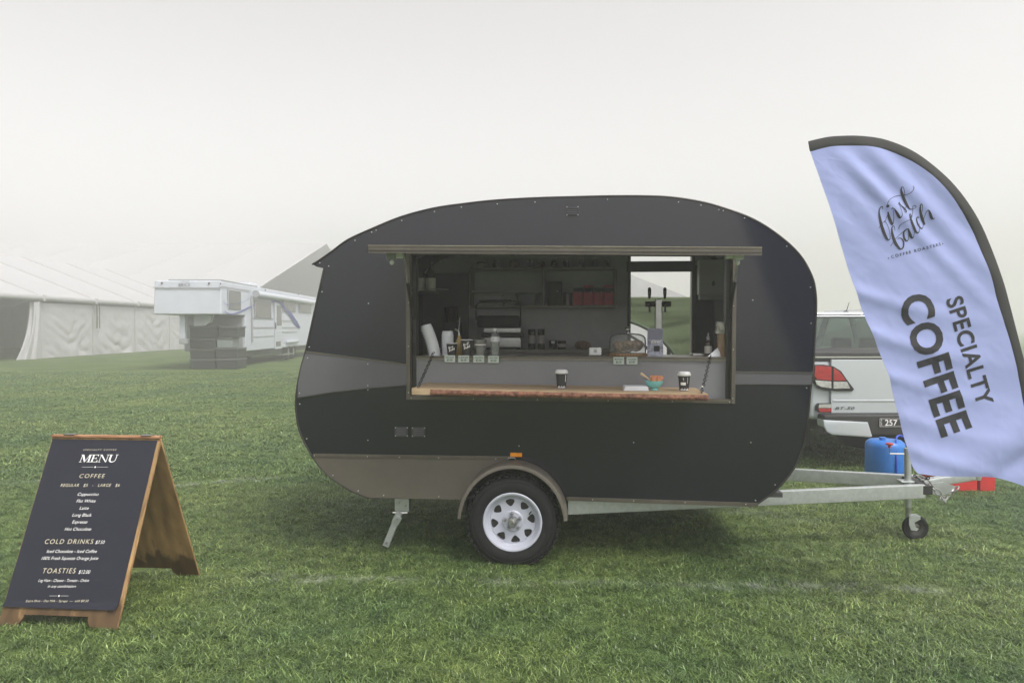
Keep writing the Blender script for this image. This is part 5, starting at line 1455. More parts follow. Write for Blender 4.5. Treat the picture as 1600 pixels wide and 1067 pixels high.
for k in range(NS + 1):
    v = k / NS; a, b = fi(v), fo(v); row = []
    for j in range(12):
        t = j * math.tau / 12
        q = a.lerp(b, 0.5 - 0.5 * math.cos(t))
        p = at(q.x, q.y, YF); p.y -= fold(q.x, q.y) * (0.5 + 0.5 * math.cos(t)) + 0.006 * math.sin(t) * (1 + 0.3 * noise.noise(Vector((v * 30, t, 0))))
        row.append(bm.verts.new(p))
    rows.append(row)
for i in range(NS):
    for j in range(12): bm.faces.new((rows[i][j], rows[i][(j + 1) % 12], rows[i + 1][(j + 1) % 12], rows[i + 1][j]))
bm.faces.new(rows[0][::-1]); bm.faces.new(rows[-1])
obj('sleeve', bm, 'flag_black', ff, smooth=60)
pp = [at((fi(v).x + fo(v).x) / 2, (fi(v).y + fo(v).y) / 2, YF) for v in (0.9, 0.95, 1.0)]
obj('pole', TB(pp + [Vector((pole_base.x - 0.01, YF, 0.35)), Vector((pole_base.x, YF, 0.02))], 0.010, 10), 'grey_plastic', ff)
obj('ground_spike', TB([(pole_base.x, YF, -0.2), (pole_base.x, YF, 0.12)], 0.014, 10), 'gal', ff)
def flagtext(body, px0, py0, px1, py1, cap, m_, spacing=1.0, off=0.0, side=1):
    """Straight line of capitals given by pixel ends of its baseline; cap in pixels, to the upper side of the reading direction."""
    a, b = at(px0, py0, YF), at(px1, py1, YF)
    d = (b - a).normalized()
    up = Vector((-d.z, 0, d.x)) * (cap * YF / FPX)
    def fn(co):
        x = 800 + co.x / YF * FPX
        r = co - CAM
        # back to the pixel this point shows at
        f_ = r.y * CP - r.z * SP; u_ = r.y * SP + r.z * CP
        px, py = 800 + r.x / f_ * FPX, 533.5 - u_ / f_ * FPX
        return Vector((co.x, co.y - fold(px, py) - 0.003, co.z))
    return text_part(body, a, b, up, m_, ff, spacing=spacing, off=off, fn=fn, maxe=0.02)
# COFFEE reads downwards; baseline on the left
zx = lambda x, y: (1380 + x / 3.95, 430 + y / 3.95)
a, b = zx(88, 152), zx(362, 1000)
flagtext('COFFEE', *a, *b, 49, 'print_black', spacing=1.06, off=0.034)
a, b = zx(382, 152), zx(585, 812)
flagtext('SPECIALTY', *a, *b, 26, 'print_black', spacing=1.06, off=0.024)
z2 = lambda x, y: (1270 + x / 5.928, 240 + y / 5.928)
flagtext('COFFEE ROASTERS', *z2(722, 972), *z2(1180, 852), 4.4, 'print_black', spacing=1.5, off=0.012)
def ribbon(bm, pts, n=6):
    C = catmull([Vector(p) for p in pts], n)          # x, y, width in zoom pixels
    prev = None
    for i, c in enumerate(C):
        d = C[min(i + 1, len(C) - 1)] - C[max(i - 1, 0)]
        nrm = Vector((-d.y, d.x, 0))
        if nrm.length < 1e-6: continue
        nrm.normalize(); wv = max(2.6, c.z) / 2
        pr = []
        for s in (-1, 1):
            q = z2(c.x + nrm.x * wv * s, c.y + nrm.y * wv * s)
            pr.append(bm.verts.new(FP(q[0], q[1], 0.0028)))
        if prev: bm.faces.new((prev[0], prev[1], pr[1], pr[0]))
        prev = pr
WORD1 = [[(632, 522, 4), (630, 498, 6), (612, 506, 8), (602, 545, 13), (613, 620, 25), (638, 710, 28), (668, 778, 24), (691, 803, 10), (706, 782, 5), (697, 715, 4), (678, 660, 4), (656, 630, 5), (652, 640, 4)], [(600, 695, 4), (628, 650, 4), (660, 628, 4), (680, 575, 4)],
         [(680, 545, 8), (695, 592, 22), (714, 640, 24), (726, 662, 12), (736, 610, 4), (722, 530, 4)], [(706, 522, 7), (716, 512, 8), (726, 520, 6)], [(728, 515, 6), (752, 550, 20), (774, 588, 23), (788, 602, 12), (806, 570, 4), (792, 505, 4), (780, 470, 5)],
         [(776, 478, 5), (786, 458, 6), (798, 482, 8), (832, 515, 18), (850, 540, 12), (838, 552, 6), (826, 534, 4), (852, 495, 4), (842, 440, 4)],
         [(838, 400, 4), (822, 330, 4), (806, 316, 6), (802, 345, 13), (816, 390, 24), (838, 440, 26), (864, 490, 22), (890, 519, 11), (926, 514, 4), (941, 496, 5), (922, 488, 5), (908, 510, 4), (914, 545, 4), (898, 590, 4)],
         [(664, 484, 4), (684, 440, 4), (738, 406, 4), (800, 393, 5), (862, 384, 5), (900, 356, 5), (913, 322, 5), (905, 308, 4)]]
WORD2 = [[(752, 715, 4), (745, 680, 5), (730, 676, 7), (721, 700, 13), (729, 760, 25), (753, 828, 28), (786, 876, 22), (806, 888, 12), (828, 868, 13), (832, 822, 14), (812, 790, 10), (786, 786, 5), (776, 800, 5)], [(712, 862, 4), (748, 802, 4), (806, 745, 4), (850, 708, 4)],
         [(872, 708, 5), (852, 706, 9), (832, 735, 15), (840, 788, 19), (862, 813, 12), (878, 790, 5), (874, 730, 5)], [(866, 698, 8), (884, 742, 22), (904, 780, 20), (920, 775, 5), (925, 700, 4)],
         [(898, 600, 4), (890, 565, 6), (880, 575, 10), (892, 625, 22), (916, 688, 24), (942, 734, 17), (966, 728, 5), (975, 650, 4)], [(787, 705, 5), (792, 672, 5), (838, 637, 4), (890, 612, 4), (906, 575, 4)],
         [(972, 602, 7), (962, 590, 7), (950, 612, 13), (960, 660, 19), (988, 696, 15), (1010, 688, 5), (1022, 625, 4)],
         [(1000, 545, 4), (994, 490, 5), (980, 476, 7), (976, 510, 13), (990, 568, 23), (1014, 630, 24), (1030, 662, 15)], [(1018, 612, 4), (1030, 552, 5), (1050, 532, 9), (1066, 560, 20), (1084, 598, 22), (1100, 612, 10), (1112, 600, 4)]]
for wd in (WORD1, WORD2):
    bm = NB()
    for st in wd: ribbon(bm, st)
    if wd is WORD1:
        bm.faces.new([bm.verts.new(FP(*z2(673 + 13 * math.cos(t), 495 + 13 * math.sin(t)), 0.0028)) for t in [k * math.tau / 14 for k in range(14)]])
    obj('script_lettering', bm, 'print_black', ff, smooth=0)
bm = NB()
for c in ((693, 971), (1199, 838)):
    bm.faces.new([bm.verts.new(FP(*z2(c[0] + 6 * math.cos(t), c[1] + 6 * math.sin(t)), 0.0028)) for t in [k * math.tau / 10 for k in range(10)]])
obj('lettering_dots', bm, 'print_black', ff, smooth=0)

# ================================================================== silver ute behind the drawbar
UY = 8.10
XL = at(1265, 600, UY).x; XC = at(1399, 600, UY).x; XR = 2 * XC - XL
def ut(zx_, zy_, Y=UY): return at(1260 + zx_ / 4.27, 470 + zy_ / 4.27, Y)
ute = thing('parked_ute', 'silver dual cab ute parked tail first behind the trailer drawbar', 'ute', (XC, UY + 2.6, 0))
zt, zbm_ = ut(250, 388).z, ut(250, 748).z
def taper_box(x0, x1, y0, y1, z0, z1, tx, ty0, ty1, bev):
    bm = NB()
    vs = [bm.verts.new(p) for p in ((x0, y0, z0), (x1, y0, z0), (x1, y1, z0), (x0, y1, z0), (x0 + tx, y0 + ty0, z1), (x1 - tx, y0 + ty0, z1), (x1 - tx, y1 - ty1, z1), (x0 + tx, y1 - ty1, z1))]
    for f in ((0, 3, 2, 1), (4, 5, 6, 7), (0, 1, 5, 4), (1, 2, 6, 5), (2, 3, 7, 6), (3, 0, 4, 7)): bm.faces.new([vs[i] for i in f])
    if bev: bmesh.ops.bevel(bm, geom=bm.edges[:], offset=bev, segments=3, affect='EDGES', profile=0.5)
    return bm
obj('tray_body', taper_box(XL, XR, UY + 0.02, UY + 1.75, 0.55, zt, 0.03, 0.01, 0, 0.05), 'car_silver', ute)
obj('cab_body', taper_box(XL + 0.005, XR - 0.005, UY + 1.76, UY + 5.2, 0.45, zt + 0.02, 0.03, 0, 0.12, 0.06), 'car_silver', ute)
gl, gr = ut(163, 500).x, 2 * XC - ut(163, 500).x
tg = plate('tailgate', [[(gl, zbm_), (gr, zbm_), (gr, zt - 0.006), (gl, zt - 0.006)]], UY - 0.012, UY + 0.03, 'car_silver', ute, bevel=0.006)
obj('tailgate_crease', beam(NB(), (gl + 0.02, UY - 0.013, ut(300, 665).z), (gr - 0.02, UY - 0.013, ut(300, 665).z), 0.012, 0.02, bev=0.004), 'car_silver', tg)
text_part('BT-50', ut(190, 724, UY - 0.02), ut(322, 724, UY - 0.02), (0, 0, 0.028), 'dark_trim', tg, shear=0.35, spacing=1.1, off=0.02)
# tail lamps, both sides
lamp = [(45, 425), (110, 425), (175, 436), (225, 468), (262, 522), (311, 588), (298, 602), (200, 601), (120, 596), (75, 582), (46, 548), (40, 500)]
def lamp_poly(pts, mir): 
    o = []
    for x, y in pts:
        p = ut(x, y); o.append((2 * XC - p.x if mir else p.x, p.z))
    return o
for mir in (False, True):
    ln = plate('tail_lamp', [lamp_poly(lamp, mir)], UY - 0.030, UY + 0.02, 'black_gloss', ute, bevel=0.004)
    plate('red_lens', [lamp_poly([(50, 432), (108, 432), (158, 440), (158, 530), (60, 522), (46, 500)], mir)], UY - 0.036, UY - 0.0305, 'red_lens', ln, bevel=0.002)
    plate('red_lens', [lamp_poly([(172, 443), (217, 475), (255, 530), (172, 532)], mir)], UY - 0.036, UY - 0.0305, 'red_lens', ln, bevel=0.002)
    plate('clear_lens', [lamp_poly([(50, 528), (158, 536), (158, 582), (90, 572), (60, 555)], mir)], UY - 0.036, UY - 0.0305, 'clear_lens', ln, bevel=0.002)
    plate('clear_lens', [lamp_poly([(172, 538), (262, 538), (282, 582), (172, 584)], mir)], UY - 0.036, UY - 0.0305, 'clear_lens', ln, bevel=0.002)
    rf = plate('bumper_reflector', [lamp_poly([(62, 700), (75, 682), (160, 680), (160, 742), (75, 742), (62, 730)], mir)], UY - 0.03, UY + 0.02, 'black_gloss', ute, bevel=0.003)
    plate('red_lens', [lamp_poly([(72, 714), (156, 714), (156, 738), (78, 738)], mir)], UY - 0.034, UY - 0.0305, 'red_lens', rf)
    plate('clear_lens', [lamp_poly([(78, 688), (156, 686), (156, 711), (72, 711)], mir)], UY - 0.034, UY - 0.0305, 'clear_lens', rf)
    plate('bumper_corner', [lamp_poly([(72, 782), (365, 797), (394, 890), (380, 897), (130, 880), (95, 860), (75, 820)], mir)], UY - 0.16, UY + 0.02, 'car_silver', ute, bevel=0.012)
p0, p1 = ut(160, 752), ut(160, 885)
bp_ = obj('bumper', BX(XL + 0.10, XR - 0.10, UY - 0.145, UY + 0.05, p1.z, p0.z, bev=0.02), 'black', ute)
A_, B_ = ut(485, 782, UY - 0.15), ut(485, 840, UY - 0.15)
pw = 0.372
pl = obj('number_plate', BX(A_.x, A_.x + pw, UY - 0.158, UY - 0.151, B_.z, A_.z, bev=0.002), 'black', ute)
hgt = A_.z - B_.z
for bx in ((A_.x + 0.003, A_.x + pw - 0.003, B_.z + 0.003, B_.z + 0.006), (A_.x + 0.003, A_.x + pw - 0.003, A_.z - 0.006, A_.z - 0.003), (A_.x + 0.003, A_.x + 0.006, B_.z + 0.006, A_.z - 0.006), (A_.x + pw - 0.006, A_.x + pw - 0.003, B_.z + 0.006, A_.z - 0.006)):
    obj('plate_border', BX(bx[0], bx[1], UY - 0.1595, UY - 0.1582, bx[2], bx[3]), 'print_white', pl)
text_part('257', ut(524, 831, UY - 0.1596), ut(606, 831, UY - 0.1596), (0, 0, hgt * 0.66), 'print_white', pl, off=0.012)
for k, ch in enumerate('QLD'):
    z_ = A_.z - hgt * (0.30 + 0.26 * k)
    text_part(ch, (A_.x + 0.014, UY - 0.1596, z_), (A_.x + 0.028, UY - 0.1596, z_), (0, 0, hgt * 0.18), 'print_white', pl, off=0.01)
# cab with rear glass
CYR = UY + 1.62
zr0 = at(1350, 487, CYR).z
bar_t, bar_b = ut(200, 338, CYR).z, zt + 0.004
tn = obj('tonneau_cover', taper_box(XL + 0.04, XR - 0.04, UY + 0.02, CYR + 0.1, zt - 0.03, zt + 0.075, 0.02, 0.01, 0, 0.012), 'black', ute)
obj('chrome_strip', BX(XL + 0.06, XR - 0.06, UY + 0.004, UY + 0.016, zt + 0.012, zt + 0.028), 'chrome', tn)
cabx0, cabx1 = XL + 0.07, XR - 0.07
zg0, zg1 = at(1350, 548, CYR).z, at(1350, 496, CYR).z
rf = obj('roof', taper_box(cabx0 + 0.10, cabx1 - 0.10, CYR + 0.10, CYR + 2.0, zr0 - 0.07, zr0, 0.05, 0.05, 0.10, 0.025), 'car_silver', ute)
for s in (0, 1):
    x = cabx0 if s == 0 else cabx1; sg_ = 1 if s == 0 else -1
    for y0, y1 in ((CYR + 0.02, CYR + 0.14), (CYR + 1.0, CYR + 1.0), (CYR + 2.55, CYR + 1.85)):
        obj('cab_pillar', beam(NB(), (x + sg_ * 0.03, y0, zg0 - 0.05), (x + sg_ * 0.15, y1, zr0 - 0.04), 0.10, 0.05, bev=0.012, up=Vector((0, 1, 0.1))), 'car_silver', ute)
    obj('roof_rail', TB([(x + sg_ * 0.24, CYR + 0.15, zr0 + 0.0), (x + sg_ * 0.24, CYR + 0.25, zr0 + 0.035), (x + sg_ * 0.24, CYR + 1.7, zr0 + 0.035), (x + sg_ * 0.24, CYR + 1.8, zr0)], 0.012, 8), 'chrome', ute)
    bm = NB(); bm.faces.new([bm.verts.new(v) for v in ((x + sg_ * 0.02, CYR + 0.1, zg0), (x + sg_ * 0.02, CYR + 2.4, zg0), (x + sg_ * 0.13, CYR + 1.85, zr0 - 0.06), (x + sg_ * 0.13, CYR + 0.16, zr0 - 0.06))])
    bmesh.ops.solidify(bm, geom=bm.faces[:], thickness=0.005); obj('side_glass', bm, 'car_glass', ute, smooth=0)
bm = NB(); bm.faces.new([bm.verts.new(v) for v in ((cabx0 + 0.05, CYR + 0.03, zg0 - 0.03), (cabx1 - 0.05, CYR + 0.03, zg0 - 0.03), (cabx1 - 0.16, CYR + 0.13, zg1 + 0.04), (cabx0 + 0.16, CYR + 0.13, zg1 + 0.04))])
bmesh.ops.solidify(bm, geom=bm.faces[:], thickness=0.005); obj('rear_glass', bm, 'car_glass', ute, smooth=0)
bm = NB(); bm.faces.new([bm.verts.new(v) for v in ((cabx0 + 0.03, CYR + 2.6, zg0 - 0.05), (cabx1 - 0.03, CYR + 2.6, zg0 - 0.05), (cabx1 - 0.16, CYR + 1.9, zr0 - 0.05), (cabx0 + 0.16, CYR + 1.9, zr0 - 0.05))])
bmesh.ops.solidify(bm, geom=bm.faces[:], thickness=0.005); obj('windscreen', bm, 'car_glass', ute, smooth=0)
obj('glass_top_band', BX(cabx0 + 0.14, cabx1 - 0.14, CYR + 0.115, CYR + 0.122, zg1 + 0.0, zg1 + 0.05), 'black_gloss', ute)
for x in (XC - 0.72, XC - 0.42, XC + 0.30, XC + 0.68):
    hr = obj('headrest', BX(x - 0.13, x + 0.13, CYR + 0.35, CYR + 0.45, zg0 - 0.02, zg0 + 0.17, bev=0.04, seg=3), 'black', ute)
    obj('seat_back', BX(x - 0.22, x + 0.22, CYR + 0.36, CYR + 0.5, zg0 - 0.5, zg0 - 0.03, bev=0.04), 'black', ute)
a0 = at(1321.5, 492.5, CYR + 0.5); a1 = at(1327, 472, CYR + 0.52)
an = obj('aerial', TB([Vector((a0.x, CYR + 0.5, zr0 - 0.01)), a1], [0.007, 0.003], 8), 'black', ute)
obj('aerial_base', LT([(0.045, 0), (0.035, 0.014), (0.012, 0.026), (0, 0.028)], (a0.x, CYR + 0.5, zr0 - 0.003), seg=14), 'black', an)
for sx in (-1, 1):
    for wy in (UY + 1.15, UY + 4.30):
        x = XC + sx * 0.80
        wh = obj('wheel', LT([(0.2, -0.10), (0.24, -0.125), (0.34, -0.125), (0.375, -0.10), (0.385, 0), (0.375, 0.10), (0.34, 0.125), (0.24, 0.125), (0.2, 0.10)], (x, wy, 0.375), axis='X', seg=40), 'rubber', ute)
        obj('alloy_rim', LT([(0.205, sx * 0.10), (0.19, sx * 0.07), (0.05, sx * 0.06), (0, sx * 0.075)], (x, wy, 0.375), axis='X', seg=28), 'steel', wh)
obj('chassis', BX(XC - 0.72, XC + 0.72, UY + 0.05, UY + 5.0, 0.40, 0.54), 'black', ute)
obj('shade_spare_wheel', LT([(0.1, -0.08), (0.30, -0.11), (0.36, -0.08), (0.37, 0), (0.36, 0.08), (0.30, 0.11), (0.1, 0.08)], (XC, UY + 0.55, 0.30), axis='Z', seg=32), 'rubber', ute)  # added to block light on the grass under the tail
obj('shade_muffler', TB([(XC + 0.45, UY + 0.1, 0.33), (XC + 0.45, UY + 0.5, 0.33), (XC + 0.42, UY + 1.6, 0.34)], 0.05, 12), 'dark_trim', ute)  # added too, deepening the shade beneath the ute
obj('rear_axle', TB([(XC - 0.75, UY + 1.15, 0.36), (XC + 0.75, UY + 1.15, 0.36)], 0.055, 12), 'black', ute)
obj('diff', LT([(0, -0.14), (0.11, -0.10), (0.14, 0), (0.11, 0.10), (0, 0.14)], (XC, UY + 1.15, 0.36), axis='Y', seg=18), 'black', ute)
for sx in (-1, 1): obj('mud_flap', BX(XC + sx * 0.80 - 0.14, XC + sx * 0.80 + 0.14, UY + 0.66, UY + 0.672, 0.16, 0.62), 'black', ute)
obj('tow_bar', BX(XC - 0.55, XC + 0.55, UY - 0.02, UY + 0.06, 0.40, 0.48, bev=0.006), 'black', ute)

# ------------------------------------------------------------------ jerrycan and red boxes
BY = 7.0
A_, B_ = at(1362, 689.5, BY), at(1420, 740, BY)
p = Vector(((A_.x + B_.x) / 2, BY + 0.1, 0))
t = thing('water_drum', 'bright blue plastic water drum on the grass behind the drawbar', 'drum', p)
hw = (B_.x - A_.x) / 2
prof = [(0, 0), (hw * .92, 0), (hw, 0.02), (hw, 0.14), (hw * .98, 0.15), (hw, 0.16), (hw, A_.z - 0.06), (hw * .96, A_.z - 0.025), (hw * .80, A_.z), (hw * .3, A_.z + 0.005), (0, A_.z + 0.005)]
obj('body', LT(prof, (p.x, p.y, 0), seg=36), 'blue_can', t, smooth=40)
obj('cap', LT([(0.03, A_.z), (0.03, A_.z + 0.03), (0, A_.z + 0.03)], (p.x - 0.04, p.y - 0.03, 0), seg=18), 'blue_can', t)
obj('hose', TB(catmull([(p.x + 0.02, p.y - hw - 0.004, 0.10), (p.x + 0.015, p.y - hw - 0.008, 0.3), (p.x + 0.03, p.y - hw * .8, A_.z + 0.0), (p.x + 0.09, p.y - hw * .4, A_.z + 0.05), (p.x + 0.17, p.y - 0.05, A_.z + 0.03)], 6), 0.009, 8), mat('blue_hose', (0.015, 0.06, 0.45), 0.35), t)
for (x0, x1, y0, y1, lb) in ((1466, 1528, 726, 759, 'low red plastic box behind the coupling, left of its neighbour'), (1531, 1556, 722, 760.5, 'red plastic box to the right of the coupling under the flag hem')):
    Yb = 7.05
    A_, B_ = at(x0, y0, Yb), at(x1, y1, Yb)
    zt_ = max(A_.z, 0.23)
    t = thing('red_box', lb, 'box', ((A_.x + B_.x) / 2, Yb + 0.15, 0), 'red boxes behind the coupling')
    obj('body', taper_box(A_.x + 0.006, B_.x - 0.006, Yb, Yb + 0.3, 0.0, zt_ - 0.04, -0.004, -0.003, -0.003, 0.008), 'red_box', t)
    obj('lid', BX(A_.x - 0.004, B_.x + 0.004, Yb - 0.01, Yb + 0.31, zt_ - 0.0395, zt_, bev=0.008), 'red_box', t)

# ================================================================== gooseneck horse trailer in the fog
HO = at(346, 492, 26.7); HO.z = 0
HM = Matrix.Translation(HO) @ Matrix.Rotation(R(2.2), 4, 'Z')
HMI = HM.inverted()
def H(px, py, x=0.0):            # point of its near long side (local x const)
    o = HMI @ CAM; r = HMI.to_3x3() @ ray(px, py)
    return o + r * ((x - o.x) / r.x)
def HZ(zx_, zy_, x=0.0): return H(230 + zx_ / 5.714, 420 + zy_ / 5.714, x)
def HFp(zx_, zy_): 
    o = HMI @ CAM; r = HMI.to_3x3() @ ray(230 + zx_ / 5.714, 420 + zy_ / 5.714)
    return o + r * (-o.y / r.y)
with frame(HM):
    rv = thing('gooseneck_trailer', 'white gooseneck horse trailer with blue swooshes faded by fog', 'trailer', (-1.2, 6, 0))
    wv = 2.42; zr_ = HFp(300, 104).z; zn = HFp(300, 408).z
    gy = HZ(880, 500).y
    LN = 19.0
    obj('nose', taper_box(-wv, 0, 0, gy, zn, zr_, 0.03, 0.05, 0, 0.05), 'rv_white', rv)
    zlow = HZ(905, 735).z
    obj('body', taper_box(-wv, 0.0, gy - 0.02, LN, zlow, zr_, 0.03, 0, 0.02, 0.04), 'rv_white', rv)
    obj('shade_bulkhead', BX(-wv + 0.08, -0.10, gy - 0.09, gy - 0.025, zlow + 0.02, zn - 0.02), 'grey_plastic', rv)  # grey sheet on the white front wall: nose shade put into its colour
    bz = HFp(300, 168).z
    obj('nose_band', BX(-wv + 0.01, -0.01, -0.012, 0.02, bz - 0.012, bz + 0.012), 'grey_plastic', rv)
    text_part('BRICE', HFp(284, 157) + Vector((0, -0.03, 0)), HFp(386, 157) + Vector((0, -0.03, 0)), (0, 0, 0.105), 'dark_trim', rv, spacing=1.1, off=0.004)
    bm = NB()
    for q in ((305, 118), (325, 112), (345, 120), (362, 116)):
        a_ = HFp(*q) + Vector((0, -0.03, 0)); beam(bm, a_, a_ + Vector((0.06, 0, 0.03)), 0.006, 0.02, bev=0)
    obj('nose_emblem', bm, 'grey_plastic', rv)
    for q in ((128, 127), (550, 130)):
        a_ = HFp(*q); obj('marker_lamp', LT([(0, -0.03), (0.03, -0.025), (0.035, 0.0)], (a_.x, 0.03, a_.z), axis='Y', seg=12), 'dark_trim', rv)
    for q in ((652, 134), (1053, 190), (1350, 230)):
        a_ = HZ(*q); obj('marker_lamp', LT([(0, 0.03), (0.03, 0.025), (0.035, 0.0)], (0.0, a_.y, a_.z), axis='X', seg=12), 'dark_trim', rv)
    def sidebox(name, x0, y0, x1, y1, m_, t0=0.004, t1=0.03, parent=None, bev=0.01):
        a_, b_ = HZ(x0, y0), HZ(x1, y1)
        xm_ = (x0 + x1) / 2
        zt__, zb__ = HZ(xm_, y0).z, HZ(xm_, y1).z
        return obj(name, BX(t0, t1, a_.y, b_.y, zb__, zt__, bev=bev), m_, parent or rv)
    for c in ((725, 200, 828, 358), (962, 287, 1100, 436), (1210, 265, 1318, 378), (1360, 280, 1458, 390)):
        wf = sidebox('window', c[0] - 6, c[1] - 6, c[2] + 6, c[3] + 6, 'grey_plastic', 0.0, 0.025)
        sidebox('pane', *c, 'far_glass', 0.0255, 0.03, parent=wf)
    dr_ = sidebox('door', 1134, 262, 1202, 714, 'rv_white', 0.0, 0.02)
    sidebox('door_window', 1152, 330, 1194, 505, 'far_glass', 0.0205, 0.026, parent=dr_)
    sidebox('door_handle', 1136, 480, 1144, 532, 'dark_trim', 0.0205, 0.05, parent=dr_, bev=0.004)
    sidebox('hatch', 1146, 648, 1188, 692, 'far_glass', 0.0, 0.028)
    for c in ((945, 438, 1128, 447), (945, 520, 1128, 529), (945, 600, 1128, 606), (1205, 460, 1340, 468), (1205, 520, 1340, 527), (1205, 560, 1340, 566), (640, 172, 920, 180)):
        sidebox('side_rib', *c, 'grey_plastic', 0.0, 0.014, bev=0.003)
    a_, b_ = HZ(950, 225), HZ(1500, 268)
    aw = obj('awning_roll', TB([(0.10, a_.y, a_.z), (0.10, LN - 4.5, a_.z - 0.02)], 0.13, 16), 'rv_white', rv)
    obj('awning_end', LT([(0, -0.06), (0.15, -0.06), (0.15, 0), (0, 0)], (0.10, a_.y, a_.z), axis='Y', seg=16), 'grey_plastic', aw)
    a_, b_ = HZ(935, 240), HZ(925, 655)
    obj('awning_arm', BX(0.005, 0.05, a_.y - 0.12, a_.y - 0.02, b_.z, a_.z), 'grey_plastic', rv)
    def swoosh(pts, nm='swoosh'):
        bm = NB(); prev = None
        C = catmull([Vector(p_) for p_ in pts], 6)
        for i, c in enumerate(C):
            d_ = C[min(i + 1, len(C) - 1)] - C[max(i - 1, 0)]; n_ = Vector((-d_.y, d_.x, 0)).normalized() * c.z / 2
            pr = [bm.verts.new(Vector((0.034, *HZ(c.x + n_.x * s_, c.y + n_.y * s_)[1:]))) for s_ in (-1, 1)]
            if prev: bm.faces.new((prev[0], prev[1], pr[1], pr[0]))
            prev = pr
        bmesh.ops.solidify(bm, geom=bm.faces[:], thickness=0.003)
        obj(nm, bm, 'rv_blue', rv, smooth=0)
    swoosh([(680, 370, 3), (710, 396, 9), (760, 404, 10), (830, 382, 12), (900, 348, 13), (955, 320, 8)])
    swoosh([(1095, 300, 4), (1145, 290, 14), (1190, 310, 22), (1215, 345, 20), (1270, 400, 26), (1320, 475, 28), (1358, 530, 14)])
    swoosh([(670, 290, 3), (700, 318, 5), (760, 320, 4), (850, 295, 4), (910, 262, 3)])
    # roof rail, coupler post and landing gear
    obj('roof_rack', BX(-wv + 0.5, -0.05, 0.12, 4.5, zr_ + 0.001, zr_ + 0.05, bev=0.01), 'grey_plastic', rv)
    obj('roof_unit', taper_box(-1.6, -0.5, 5.0, 6.6, zr_ + 0.001, zr_ + 0.25, 0.1, 0.2, 0.3, 0.04), 'rv_white', rv)
    a_ = HFp(275, 420); 
    cpst = obj('coupler_post', BX(a_.x - 0.10, a_.x + 0.10, 0.35, 0.55, 1.15, zn + 0.02, bev=0.02), 'rv_white', rv)
    obj('coupler', BX(a_.x - 0.12, a_.x + 0.20, 0.33, 0.57, 0.95, 1.149, bev=0.03), 'grey_plastic', cpst)
    plate('coupler_gusset', [[(a_.x + 0.25, zn + 0.01), (a_.x + 0.92, zn + 0.01), (a_.x + 0.85, zn - 0.28), (a_.x + 0.65, zn - 0.40), (a_.x + 0.25, zn - 0.42)]], 0.8, 1.0, 'rv_white', rv)
    for x in (-0.02, -wv + 0.26):
        for y in (9.2, 10.2):
            wh = obj('wheel', LT([(0.2, -0.24), (0.36, -0.23), (0.39, -0.18), (0.39, -0.04), (0.36, 0.01), (0.2, 0.02)], (x, y, 0.38), axis='X', seg=28), 'rubber', rv)
            obj('rim', LT([(0.2, 0.0), (0.05, -0.03), (0, -0.03)], (x, y, 0.38), axis='X', seg=20), 'steel', wh)
    obj('wheel_arch', BX(0.0, 0.12, 8.6, 10.8, 0.80, 0.92, bev=0.04), 'rv_white', rv)
    obj('step', BX(0.02, 0.35, HZ(1140, 770).y, HZ(1250, 770).y, 0.28, 0.32), 'steel', rv)
    obj('underbody', BX(-wv + 0.2, -0.2, gy + 0.1, LN - 0.4, 0.36, zlow - 0.002), 'crate_black', rv)
    for x in (-wv + 0.45, -0.45):
        obj('landing_leg', BX(x - 0.06, x + 0.06, gy + 0.02, gy + 0.14, 0.0, zlow - 0.003), 'crate_black', rv)
# stacked black bins in front of it
BYc = 27.5
def bin_box(name, x0, y0, x1, y1, label, m_, dep=1.0, dy=0.0, lid=True):
    A_, B_ = at(230 + x0 / 5.714, 420 + y0 / 5.714, BYc + dy), at(230 + x1 / 5.714, 420 + y1 / 5.714, BYc + dy)
    t = thing(name, label, 'bin', ((A_.x + B_.x) / 2, BYc + dy + dep / 2, B_.z), 'bins stacked by the gooseneck trailer')
    zl_ = A_.z - 0.07 if lid else A_.z
    obj('body', taper_box(A_.x + 0.03, B_.x - 0.03, BYc + dy, BYc + dy + dep, B_.z + 0.001, zl_ - 0.001, -0.015, -0.01, -0.01, 0.02), m_, t)
    if lid: obj('lid', BX(A_.x, B_.x, BYc + dy - 0.04, BYc + dy + dep + 0.04, zl_, A_.z, bev=0.015), 'crate_edge', t)
    return t
z0_ = at(300, 577, BYc).z
def gz(y): return y
base = 420 + 0
ybot = (511 + CAM.z / BYc * FPX - 420) * 5.714
bin_box('storage_bin', 380, 806, 610, ybot, 'wide black bin at the bottom left of the stack', 'crate_black')
bin_box('storage_bin', 612, 802, 806, ybot, 'black bin at the bottom right of the stack', 'crate_black')
bin_box('storage_bin', 378, 716, 606, 804.5, 'black bin in the middle left of the stack', 'crate_black')
bin_box('storage_bin', 608, 706, 812, 800.5, 'black bin in the middle right of the stack under the grey one', 'crate_black', dep=0.9)
bin_box('storage_bin', 374, 622, 616, 714.5, 'black bin on the upper left of the stack', 'crate_black')
bin_box('storage_bin', 376, 506, 630, 620.5, 'topmost black bin at the left of the stack', 'crate_black')
bin_box('storage_bin', 618, 612, 762, 704.5, 'lighter grey bin on the right of the stack', 'crate_grey', dep=0.7)
bin_box('storage_bin', 634, 512, 812, 610.5, 'dark topmost bin at the right of the stack', 'crate_black', dep=0.8)

